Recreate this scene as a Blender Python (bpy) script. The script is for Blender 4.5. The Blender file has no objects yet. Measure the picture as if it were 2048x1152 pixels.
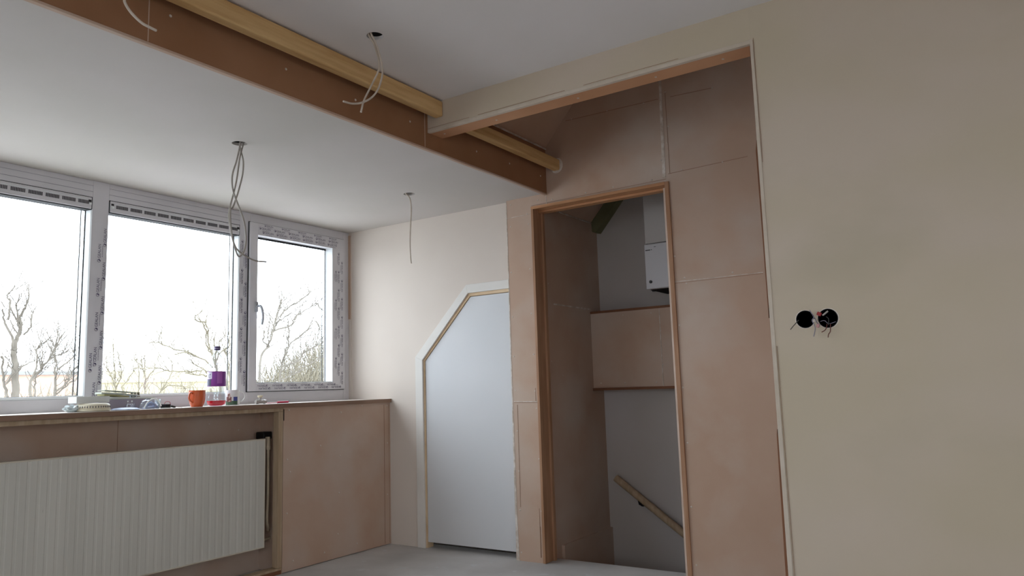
import bpy, bmesh, math, random
from mathutils import Vector, Matrix
random.seed(7)
C = bpy.context.scene.collection
SC = bpy.context.scene

# ------------------------------------------------------------------ camera, sky, exposure
def srgb(r, g, b):
    f = lambda v: (v/255/12.92) if v/255 <= .04045 else ((v/255+.055)/1.055)**2.4
    return (f(r), f(g), f(b))

FPX, YAW, PITCH, ROLL = 1493.85, math.radians(-33.547), math.radians(7.550), math.radians(-1.8025)
fwd = Vector((math.sin(YAW)*math.cos(PITCH), math.cos(YAW)*math.cos(PITCH), math.sin(PITCH)))
rt = Vector((math.cos(YAW), -math.sin(YAW), 0)); up = rt.cross(fwd)
r2 = math.cos(ROLL)*rt + math.sin(ROLL)*up; u2 = -math.sin(ROLL)*rt + math.cos(ROLL)*up
cd = bpy.data.cameras.new('camera'); cam = bpy.data.objects.new('camera', cd); C.objects.link(cam)
m = Matrix((r2, u2, -fwd)).transposed().to_4x4(); m.translation = Vector((0, 0, .99)); cam.matrix_world = m
cd.sensor_width = 36; cd.lens = FPX/2048*36; cd.clip_start = .02; cd.clip_end = 600
SC.camera = cam
SKY = 6.8
w = bpy.data.worlds.new('overcast_sky'); SC.world = w; w.use_nodes = True
nt = w.node_tree; bg = nt.nodes['Background']; bg.inputs[1].default_value = SKY
bg.inputs[0].default_value = (.87, .94, 1.04, 1)
SC.view_settings.view_transform = 'Standard'; SC.view_settings.look = 'None'
SC.view_settings.exposure = 0.0; SC.view_settings.gamma = 1; SC.view_settings.use_curve_mapping = False
SC.cycles.max_bounces = 12; SC.cycles.diffuse_bounces = 8; SC.cycles.transparent_max_bounces = 16
SC.cycles.sample_clamp_indirect = 6

# ------------------------------------------------------------------ materials
def mat(name, col, rough=.7, col2=None, scale=4., detail=4., bump=0., bscale=60., lo=.35, hi=.65, stretch=None, spec=.3, metal=0., coat=0., sec=None):
    m = bpy.data.materials.new(name); m.use_nodes = True; nt = m.node_tree; b = nt.nodes['Principled BSDF']
    b.inputs['Roughness'].default_value = rough; b.inputs['Metallic'].default_value = metal
    b.inputs['Specular IOR Level'].default_value = spec; b.inputs['Coat Weight'].default_value = coat
    b.inputs['Base Color'].default_value = (*col, 1)
    if col2 or bump:
        tc = nt.nodes.new('ShaderNodeTexCoord'); mp = nt.nodes.new('ShaderNodeMapping')
        nt.links.new(tc.outputs['Object'], mp.inputs[0])
        if stretch: mp.inputs['Scale'].default_value = stretch
    if col2:
        n = nt.nodes.new('ShaderNodeTexNoise'); n.inputs['Scale'].default_value = scale; n.inputs['Detail'].default_value = detail
        nt.links.new(mp.outputs[0], n.inputs['Vector'])
        r = nt.nodes.new('ShaderNodeMapRange'); r.inputs[1].default_value = lo; r.inputs[2].default_value = hi
        nt.links.new(n.outputs[0], r.inputs[0])
        x = nt.nodes.new('ShaderNodeMix'); x.data_type = 'RGBA'
        nt.links.new(r.outputs[0], x.inputs[0]); x.inputs[6].default_value = (*col, 1); x.inputs[7].default_value = (*col2, 1)
        last = x.outputs[2]
        if sec:      # second layer of spots: (colour, scale, lo, hi)
            n2 = nt.nodes.new('ShaderNodeTexNoise'); n2.inputs['Scale'].default_value = sec[1]; n2.inputs['Detail'].default_value = 5
            nt.links.new(mp.outputs[0], n2.inputs['Vector'])
            r2_ = nt.nodes.new('ShaderNodeMapRange'); r2_.inputs[1].default_value = sec[2]; r2_.inputs[2].default_value = sec[3]
            nt.links.new(n2.outputs[0], r2_.inputs[0])
            y = nt.nodes.new('ShaderNodeMix'); y.data_type = 'RGBA'
            nt.links.new(r2_.outputs[0], y.inputs[0]); nt.links.new(last, y.inputs[6]); y.inputs[7].default_value = (*sec[0], 1)
            last = y.outputs[2]
        nt.links.new(last, b.inputs['Base Color'])
    if bump:
        nb = nt.nodes.new('ShaderNodeTexNoise'); nb.inputs['Scale'].default_value = bscale; nb.inputs['Detail'].default_value = 5
        nt.links.new(mp.outputs[0], nb.inputs['Vector'])
        bp = nt.nodes.new('ShaderNodeBump'); bp.inputs['Strength'].default_value = bump; bp.inputs['Distance'].default_value = .004
        nt.links.new(nb.outputs[0], bp.inputs['Height']); nt.links.new(bp.outputs[0], b.inputs['Normal'])
    return m
def clear(name, tint=(1, 1, 1), gloss=.06, rough=.02):
    m = bpy.data.materials.new(name); m.use_nodes = True; nt = m.node_tree; nt.nodes.remove(nt.nodes['Principled BSDF'])
    t = nt.nodes.new('ShaderNodeBsdfTransparent'); t.inputs[0].default_value = (*tint, 1)
    g = nt.nodes.new('ShaderNodeBsdfGlossy'); g.inputs['Roughness'].default_value = rough
    x = nt.nodes.new('ShaderNodeMixShader'); x.inputs[0].default_value = gloss
    nt.links.new(t.outputs[0], x.inputs[1]); nt.links.new(g.outputs[0], x.inputs[2])
    nt.links.new(x.outputs[0], nt.nodes['Material Output'].inputs[0]); return m
M = {}
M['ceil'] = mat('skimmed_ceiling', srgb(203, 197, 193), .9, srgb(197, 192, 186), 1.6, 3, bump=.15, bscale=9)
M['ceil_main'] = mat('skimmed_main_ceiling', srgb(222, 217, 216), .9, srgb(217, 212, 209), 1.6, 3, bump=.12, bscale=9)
M['wall'] = mat('skimmed_wall', srgb(220, 210, 200), .9, srgb(215, 204, 194), 1.5, 3, bump=.12, bscale=12)
M['fresh'] = mat('drying_plaster', srgb(197, 182, 165), .85, srgb(192, 178, 156), 1.3, 2.5, bump=.18, bscale=7, lo=.4, hi=.62, sec=(srgb(183, 171, 150), 1.1, .56, .74), stretch=(1, 1, 1.8))
M['filler'] = mat('filler', srgb(222, 214, 206), .9, srgb(190, 175, 160), 30, 3)
M['mdf'] = mat('mdf_board', srgb(194, 167, 148), .8, srgb(187, 157, 136), 2.2, 4, bump=.05, bscale=150, sec=(srgb(199, 182, 168), 2.3, .45, .72), spec=.15)
M['soffit'] = mat('orange_board', srgb(198, 150, 114), .8, srgb(186, 136, 100), 3, 3)
M['bead_plaster'] = mat('bead_plaster', srgb(203, 190, 175), .9, srgb(193, 179, 162), 14, 4)
M['mdf_seam'] = mat('mdf_seam', srgb(150, 116, 94), .8)
M['mdf_dark'] = mat('mdf_edge', srgb(132, 88, 62), .75, srgb(118, 78, 55), 6, 3)
M['fascia'] = mat('fascia_board', srgb(158, 117, 88), .8, srgb(148, 107, 78), 3, 3, bump=.05, bscale=120, spec=.15)
M['pine'] = mat('pine', srgb(214, 178, 126), .65, srgb(196, 156, 104), 5, 5, bump=.08, bscale=60, stretch=(9, .7, 9))
M['lining'] = mat('pale_lining', srgb(226, 200, 166), .6, srgb(206, 176, 140), 5, 4)
M['pine_z'] = mat('pine_upright', srgb(184, 162, 136), .7, srgb(168, 144, 116), 5, 5, stretch=(9, 9, .7))
M['jamb'] = mat('hardwood_jamb', srgb(180, 140, 110), .55, srgb(160, 118, 88), 5, 5, stretch=(10, 10, .6))
M['head_wood'] = mat('hardwood_head', srgb(196, 146, 106), .55, srgb(172, 122, 84), 5, 5, stretch=(.6, 10, 10))
M['stop'] = mat('primed_stop', srgb(216, 196, 182), .6, srgb(200, 178, 160), 8, 3)
M['white_trim'] = mat('white_casing', srgb(226, 222, 216), .6, srgb(220, 216, 210), 5, 2)
M['white_door'] = mat('white_board', srgb(214, 214, 216), .5, srgb(210, 211, 213), 2, 2)
M['upvc'] = mat('white_upvc', srgb(214, 212, 216), .35, srgb(206, 204, 208), 4, 2, spec=.4)
M['bead'] = mat('upvc_bead', srgb(232, 236, 238), .3)
M['gasket'] = mat('black_gasket', srgb(48, 50, 52), .6)
M['slot'] = mat('vent_slot', srgb(84, 82, 86), .7)
M['print'] = mat('film_print', srgb(82, 76, 102), .6)
M['print_soft'] = mat('film_print_small', srgb(120, 114, 132), .6)
M['chrome'] = mat('silver_coated', srgb(170, 172, 178), .35, metal=.5)
M['floor'] = mat('dusty_floor', srgb(202, 200, 198), .75, srgb(182, 180, 178), 2.6, 6, bump=.2, bscale=30, sec=(srgb(200, 200, 200), 9, .62, .68))
M['rad'] = mat('radiator_enamel', srgb(210, 207, 198), .45, srgb(204, 201, 192), 3, 3, sec=(srgb(120, 116, 108), 40, .74, .8), stretch=(3, 3, .35))
M['rad_edge'] = mat('radiator_edge', srgb(214, 206, 190), .5, srgb(200, 190, 172), 8, 3)
M['pipe'] = mat('painted_pipe', srgb(190, 174, 150), .5, srgb(170, 152, 128), 12, 3)
M['black'] = mat('black_plastic', srgb(22, 20, 20), .5)
M['void'] = mat('dark_cavity', srgb(30, 24, 20), .9)
M['cable'] = mat('white_cable', srgb(205, 192, 178), .5, srgb(190, 176, 160), 20, 2)
M['cable_grey'] = mat('grey_cable', srgb(165, 158, 150), .5)
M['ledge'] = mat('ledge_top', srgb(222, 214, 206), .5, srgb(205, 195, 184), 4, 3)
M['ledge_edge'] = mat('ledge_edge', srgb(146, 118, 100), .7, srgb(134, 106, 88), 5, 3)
M['mint'] = mat('moisture_board', srgb(118, 116, 86), .8, srgb(110, 108, 78), 5, 3)
M['stairwhite'] = mat('stair_plaster', srgb(196, 190, 188), .9, srgb(188, 180, 172), 1.2, 3)
M['boiler'] = mat('boiler_enamel', srgb(200, 196, 198), .4)
M['glass'] = clear('window_glass', (.97, .985, .98), .05, .0)

# ------------------------------------------------------------------ mesh helpers
class MB:
    def __init__(s): s.v = []; s.f = []
    def box(s, x0, x1, y0, y1, z0, z1):
        n = len(s.v)
        s.v += [(x, y, z) for x in (x0, x1) for y in (y0, y1) for z in (z0, z1)]
        s.f += [tuple(n+i for i in q) for q in ((0,1,3,2), (4,6,7,5), (0,4,5,1), (2,3,7,6), (0,2,6,4), (1,5,7,3))]
        return s
    def obox(s, c, size, rz=0., rx=0., ry=0.):          # oriented box
        n = len(s.v); R = Matrix.Rotation(rz, 3, 'Z') @ Matrix.Rotation(ry, 3, 'Y') @ Matrix.Rotation(rx, 3, 'X')
        for x in (-.5, .5):
            for y in (-.5, .5):
                for z in (-.5, .5): s.v.append(tuple(Vector(c) + R @ Vector((x*size[0], y*size[1], z*size[2]))))
        s.f += [tuple(n+i for i in q) for q in ((0,1,3,2), (4,6,7,5), (0,4,5,1), (2,3,7,6), (0,2,6,4), (1,5,7,3))]
        return s
    def prism(s, poly, a0, a1, axis='y'):                # polygon in the two other axes, swept along axis
        n = len(s.v); k = len(poly)
        def P(p, a):
            return {'y': (p[0], a, p[1]), 'x': (a, p[0], p[1]), 'z': (p[0], p[1], a)}[axis]
        s.v += [P(p, a0) for p in poly] + [P(p, a1) for p in poly]
        s.f.append(tuple(range(n, n+k))); s.f.append(tuple(range(n+2*k-1, n+k-1, -1)))
        for i in range(k):
            j = (i+1) % k; s.f.append((n+i, n+k+i, n+k+j, n+j))
        return s
    def tube(s, pts, r0, r1=None, sides=8, cap=True):
        r1 = r0 if r1 is None else r1; n0 = len(s.v); k = len(pts); pts = [Vector(p) for p in pts]
        prev = None
        for i, p in enumerate(pts):
            d = (pts[min(i+1, k-1)] - pts[max(i-1, 0)])
            if d.length < 1e-9: d = Vector((0, 0, 1))
            d.normalize()
            a = prev if prev is not None else (Vector((0, 0, 1)) if abs(d.z) < .9 else Vector((1, 0, 0)))
            u = (a - d*a.dot(d))
            if u.length < 1e-6: u = d.orthogonal()
            u.normalize(); prev = u; v = d.cross(u); r = r0 + (r1-r0)*i/max(1, k-1)
            for j in range(sides):
                t = 2*math.pi*j/sides; s.v.append(tuple(p + (u*math.cos(t) + v*math.sin(t))*r))
        for i in range(k-1):
            for j in range(sides):
                a = n0+i*sides+j; b = n0+i*sides+(j+1) % sides
                s.f.append((a, b, b+sides, a+sides))
        if cap:
            s.f.append(tuple(n0+j for j in range(sides-1, -1, -1))); s.f.append(tuple(n0+(k-1)*sides+j for j in range(sides)))
        return s
    def lathe(s, prof, c=(0, 0, 0), sides=32, close=False):
        n0 = len(s.v); k = len(prof)
        for r, z in prof:
            for j in range(sides):
                t = 2*math.pi*j/sides; s.v.append((c[0]+r*math.cos(t), c[1]+r*math.sin(t), c[2]+z))
        for i in range(k-1 if not close else k):
            for j in range(sides):
                a = n0+i*sides+j; b = n0+i*sides+(j+1) % sides; q = n0+((i+1) % k)*sides
                s.f.append((a, b, q+(j+1) % sides, q+j))
        if not close:
            if prof[0][0] > 1e-5: s.f.append(tuple(n0+j for j in range(sides-1, -1, -1)))
            if prof[-1][0] > 1e-5: s.f.append(tuple(n0+(k-1)*sides+j for j in range(sides)))
        return s
    def map(s, fn): s.v = [tuple(fn(*p)) for p in s.v]; return s
    def add(s, o): n = len(s.v); s.v += o.v; s.f += [tuple(n+i for i in f) for f in o.f]; return s
    def build(s, name, m, parent=None, smooth=False, bevel=0., kind=None, label=None, cat=None, group=None, segs=2):
        me = bpy.data.meshes.new(name); me.from_pydata(s.v, [], s.f); me.validate()
        bm = bmesh.new(); bm.from_mesh(me); bmesh.ops.recalc_face_normals(bm, faces=bm.faces)
        if bevel:
            es = [e for e in bm.edges if len(e.link_faces) == 2 and e.calc_face_angle(0) > .6]
            bmesh.ops.bevel(bm, geom=es, offset=bevel, segments=segs, profile=.5, affect='EDGES', clamp_overlap=True)
        bm.to_mesh(me); bm.free()
        if smooth:
            for p in me.polygons: p.use_smooth = True
            try: me.set_sharp_from_angle(angle=math.radians(40))
            except Exception: pass
        me.materials.append(M[m] if isinstance(m, str) else m)
        o = bpy.data.objects.new(name, me); C.objects.link(o)
        if parent: o.parent = parent; o.matrix_parent_inverse = parent.matrix_world.inverted()
        if kind: o['kind'] = kind
        if label: o['label'] = label
        if cat: o['category'] = cat
        if group: o['group'] = group
        return o
def thing(name, label, cat, loc=(0, 0, 0), group=None, kind=None):
    o = bpy.data.objects.new(name, None); C.objects.link(o); o.location = loc; o.empty_display_size = .05
    o.matrix_world = Matrix.Translation(loc)
    o['label'] = label; o['category'] = cat
    if group: o['group'] = group
    if kind: o['kind'] = kind
    return o
def B(*a): return MB().box(*a)
def struct(mb, name, m, label, parent=None, bevel=0., smooth=False, cat=None):
    if parent: return mb.build(name, m, parent, bevel=bevel, smooth=smooth)
    return mb.build(name, m, None, bevel=bevel, smooth=smooth, kind='structure', label=label, cat=cat or name.split('_')[0])
def curve_pts(pts, n=6):                                  # Catmull-Rom through the points
    P = [Vector(p) for p in pts]; P = [P[0]*2-P[1]] + P + [P[-1]*2-P[-2]]; out = []
    for i in range(1, len(P)-2):
        for k in range(n):
            t = k/n
            out.append(.5*((2*P[i]) + (-P[i-1]+P[i+1])*t + (2*P[i-1]-5*P[i]+4*P[i+1]-P[i+2])*t*t + (-P[i-1]+3*P[i]-3*P[i+1]+P[i+2])*t**3))
    out.append(P[-2]); return out
def holed_plate(mb, u0, u1, v0, v1, holes, w, dw, put):
    """flat plate in (u, v) at depth w with round holes whose rims run to w+dw; put(u, v, w) makes the 3-D point"""
    S = 1.08
    def cuts(lo, hi, i): return sorted({lo, hi} | {h[i]-h[2]*S for h in holes} | {h[i]+h[2]*S for h in holes})
    us, vs = cuts(u0, u1, 0), cuts(v0, v1, 1)
    for a, b in zip(us, us[1:]):
        for c, d in zip(vs, vs[1:]):
            cu, cv = (a+b)/2, (c+d)/2
            hit = [h for h in holes if abs(cu-h[0]) < h[2]*S and abs(cv-h[1]) < h[2]*S]
            if hit: continue
            n = len(mb.v); mb.v += [put(a, c, w), put(b, c, w), put(b, d, w), put(a, d, w)]; mb.f.append((n, n+1, n+2, n+3))
    N = 32
    for h in holes:
        n = len(mb.v)
        for j in range(N):
            t = 2*math.pi*j/N; cx, sy = math.cos(t), math.sin(t); k = S/max(abs(cx), abs(sy))
            mb.v += [put(h[0]+cx*k*h[2], h[1]+sy*k*h[2], w), put(h[0]+cx*h[2], h[1]+sy*h[2], w), put(h[0]+cx*h[2], h[1]+sy*h[2], w+dw)]
        for j in range(N):
            a, b = n+3*j, n+3*((j+1) % N); mb.f += [(a, b, b+1, a+1), (a+1, b+1, b+2, a+2)]
    return mb
def dots(parent, pts, axis, out, name='screw_head', r=.0052, m='filler'):
    """filled screw heads: one small shallow disc each, sharing one mesh"""
    mb = MB(); mb.lathe([(r, 0), (r*.85, .0012), (r*.3, .0018), (0, .002)], sides=10)
    if axis == 'y': mb.map(lambda x, y, z: (x, out*z, y))
    if axis == 'x': mb.map(lambda x, y, z: (out*z, x, y))
    if axis == 'z': mb.map(lambda x, y, z: (x, y, out*z))
    first = None
    for p in pts:
        if first is None: o = first = mb.build(name, m, None)
        else: o = first.copy(); C.objects.link(o)
        o.parent = parent; o.location = p

SCREWS_DOOR_WALL = [(-2.456,3.717,2.092),(-2.261,3.717,2.09),(-2.162,3.717,2.077),(-2.34,3.717,2.02),(-2.461,3.717,1.957),(-2.332,3.717,1.955),(-2.466,3.717,1.676),(-2.332,3.717,1.682),(-2.466,3.717,1.406),(-2.334,3.717,1.416),(-2.466,3.717,1.17),(-2.328,3.717,1.175),(-2.463,3.717,0.969),(-2.327,3.717,0.963),(-2.321,3.717,0.862),(-2.458,3.717,0.733),(-2.316,3.717,0.576),(-2.456,3.717,0.504),(-2.456,3.717,0.283),(-2.312,3.717,0.284),(-2.457,3.717,0.046),(-2.308,3.717,0.047),(-1.939,3.717,2.079),(-1.764,3.717,2.082),(-1.533,3.717,2.08),(-1.429,3.717,1.646),(-1.383,3.717,1.527),(-1.374,3.717,1.496),(-1.426,3.717,1.281),(-1.427,3.717,0.96),(-1.421,3.717,0.68),(-1.421,3.717,0.363),(-1.413,3.717,0.081),(-2.009,3.717,2.533),(-1.779,3.717,2.529),(-1.555,3.717,2.521),(-1.427,3.717,2.552),(-1.421,3.717,2.356),(-1.434,3.717,2.268),(-1.474,3.717,2.179),(-1.36,3.717,2.103),(-1.142,3.717,2.104),(-1.169,3.717,2.509),(-1.13,3.717,1.527)]
SCREWS_CLADDING = [(-3.495,2.898,0.62),(-3.495,3.301,0.606),(-3.495,3.72,0.649),(-3.495,3.292,0.384),(-3.495,3.716,0.318),(-3.495,2.898,0.322),(-3.495,3.283,0.143),(-3.495,3.441,0.058),(-3.495,3.177,0.055),(-3.495,2.944,0.055),(-3.495,3.144,0.678),(-3.495,2.918,0.549),(-3.495,2.907,0.899),(-3.495,3.309,0.868),(-3.496,3.49,0.9),(-3.495,3.719,0.893)]
SCREWS_FASCIA = [(-2.197,1.8,2.22),(-2.197,2.508,2.215),(-2.197,3.022,2.202),(-2.197,3.328,2.21),(-2.197,1.327,2.238),(-2.197,3.653,2.212),(-2.197,2.164,2.211)]
SCREWS_SOFFIT = [(-2.144,2.694,2.196),(-1.845,2.698,2.196),(-1.423,2.699,2.196),(-1.071,2.699,2.196),(-0.8,2.701,2.196)]
SCREWS_STAIR = [(-2.31,3.885,1.609),(-2.31,4.114,1.267),(-2.31,3.889,1.136),(-2.31,4.021,1.051),(-2.31,3.896,0.101)]
SCREWS_JAMB = [(-2.29,3.749,1.168),(-2.29,3.753,0.855),(-2.29,3.756,0.486),(-2.29,3.769,0.123)]
SCREWS_BULKHEAD = [(-2.262,4.42,1.434),(-2.074,4.42,1.431),(-1.879,4.42,1.428),(-1.822,4.42,1.313),(-1.818,4.42,1.1),(-2.256,4.42,0.996),(-2.084,4.42,0.995),(-1.868,4.42,0.992)]
SCREWS_NICHE = [(-3.7,2.406,0.904),(-3.7,2.598,0.881),(-3.7,2.72,0.796),(-3.7,1.908,0.733),(-3.7,2.531,0.841)]
CABLE_A = [[(-2.813,2.051,2.115),(-2.808,2.031,2.035),(-2.803,2.009,1.975),(-2.799,2.003,1.927),(-2.796,2.011,1.879),(-2.795,2.041,1.816),(-2.795,2.066,1.759),(-2.797,2.077,1.706),(-2.801,2.081,1.665),(-2.805,2.073,1.625),(-2.81,2.053,1.602),(-2.816,2.04,1.63),(-2.821,2.027,1.68),(-2.825,2.018,1.749),(-2.829,2.019,1.811),(-2.831,2.033,1.826),(-2.831,2.053,1.883),(-2.83,2.068,1.937),(-2.827,2.078,1.99),(-2.823,2.077,2.046),(-2.818,2.059,2.093),(-2.813,2.051,2.117)],[(-2.813,2.067,2.124),(-2.819,2.055,2.057),(-2.825,2.046,1.958),(-2.831,2.032,1.879),(-2.837,2.023,1.831),(-2.843,2.021,1.785),(-2.843,2.03,1.73),(-2.843,2.038,1.695),(-2.843,2.063,1.644),(-2.843,2.115,1.615),(-2.843,2.168,1.601),(-2.843,2.225,1.603)]]
CABLE_B = [(-2.823,3.179,2.119),(-2.823,3.203,2.106),(-2.823,3.219,2.076),(-2.823,3.223,2.022),(-2.823,3.214,1.927),(-2.823,3.208,1.834),(-2.823,3.211,1.753),(-2.823,3.217,1.713)]
CABLE_C = [[(-1.9,1.953,2.337),(-1.9,1.977,2.31),(-1.9,2.004,2.253),(-1.9,2.014,2.198),(-1.9,1.992,2.131),(-1.9,1.955,2.082),(-1.9,1.904,2.046),(-1.9,1.855,2.027),(-1.9,1.812,2.022)],[(-1.915,1.956,2.338),(-1.915,1.985,2.309),(-1.915,2.009,2.259),(-1.915,2.008,2.211),(-1.915,1.962,2.125),(-1.915,1.93,2.066),(-1.915,1.914,2.016)]]
CABLE_D = [(-1.9,1.011,2.075),(-1.9,1.016,2.053),(-1.9,1.034,2.032),(-1.9,1.064,2.015),(-1.9,1.088,2.011),(-1.9,1.107,2.009)]
WIRES = [[(-0.586,2.621,1.183),(-0.595,2.621,1.174),(-0.606,2.621,1.163),(-0.615,2.621,1.153)],[(-0.549,2.623,1.214),(-0.538,2.623,1.19),(-0.544,2.623,1.179),(-0.537,2.623,1.161),(-0.537,2.623,1.145),(-0.543,2.623,1.125)],[(-0.498,2.623,1.164),(-0.5,2.623,1.154),(-0.506,2.623,1.144),(-0.517,2.623,1.138)],[(-0.487,2.621,1.163),(-0.488,2.621,1.152),(-0.49,2.621,1.138),(-0.496,2.621,1.129),(-0.498,2.621,1.119)],[(-0.52,2.633,1.174),(-0.507,2.633,1.176),(-0.494,2.633,1.165),(-0.472,2.633,1.17)],[(-0.535,2.627,1.187),(-0.53,2.627,1.171),(-0.521,2.627,1.162)],[(-0.581,2.643,1.188),(-0.567,2.643,1.188)],[(-0.51,2.625,1.193),(-0.492,2.625,1.206)],[(-0.5,2.629,1.189),(-0.493,2.629,1.18),(-0.495,2.629,1.16)],[(-0.531,2.621,1.179),(-0.535,2.621,1.166),(-0.518,2.621,1.178)]]
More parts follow.
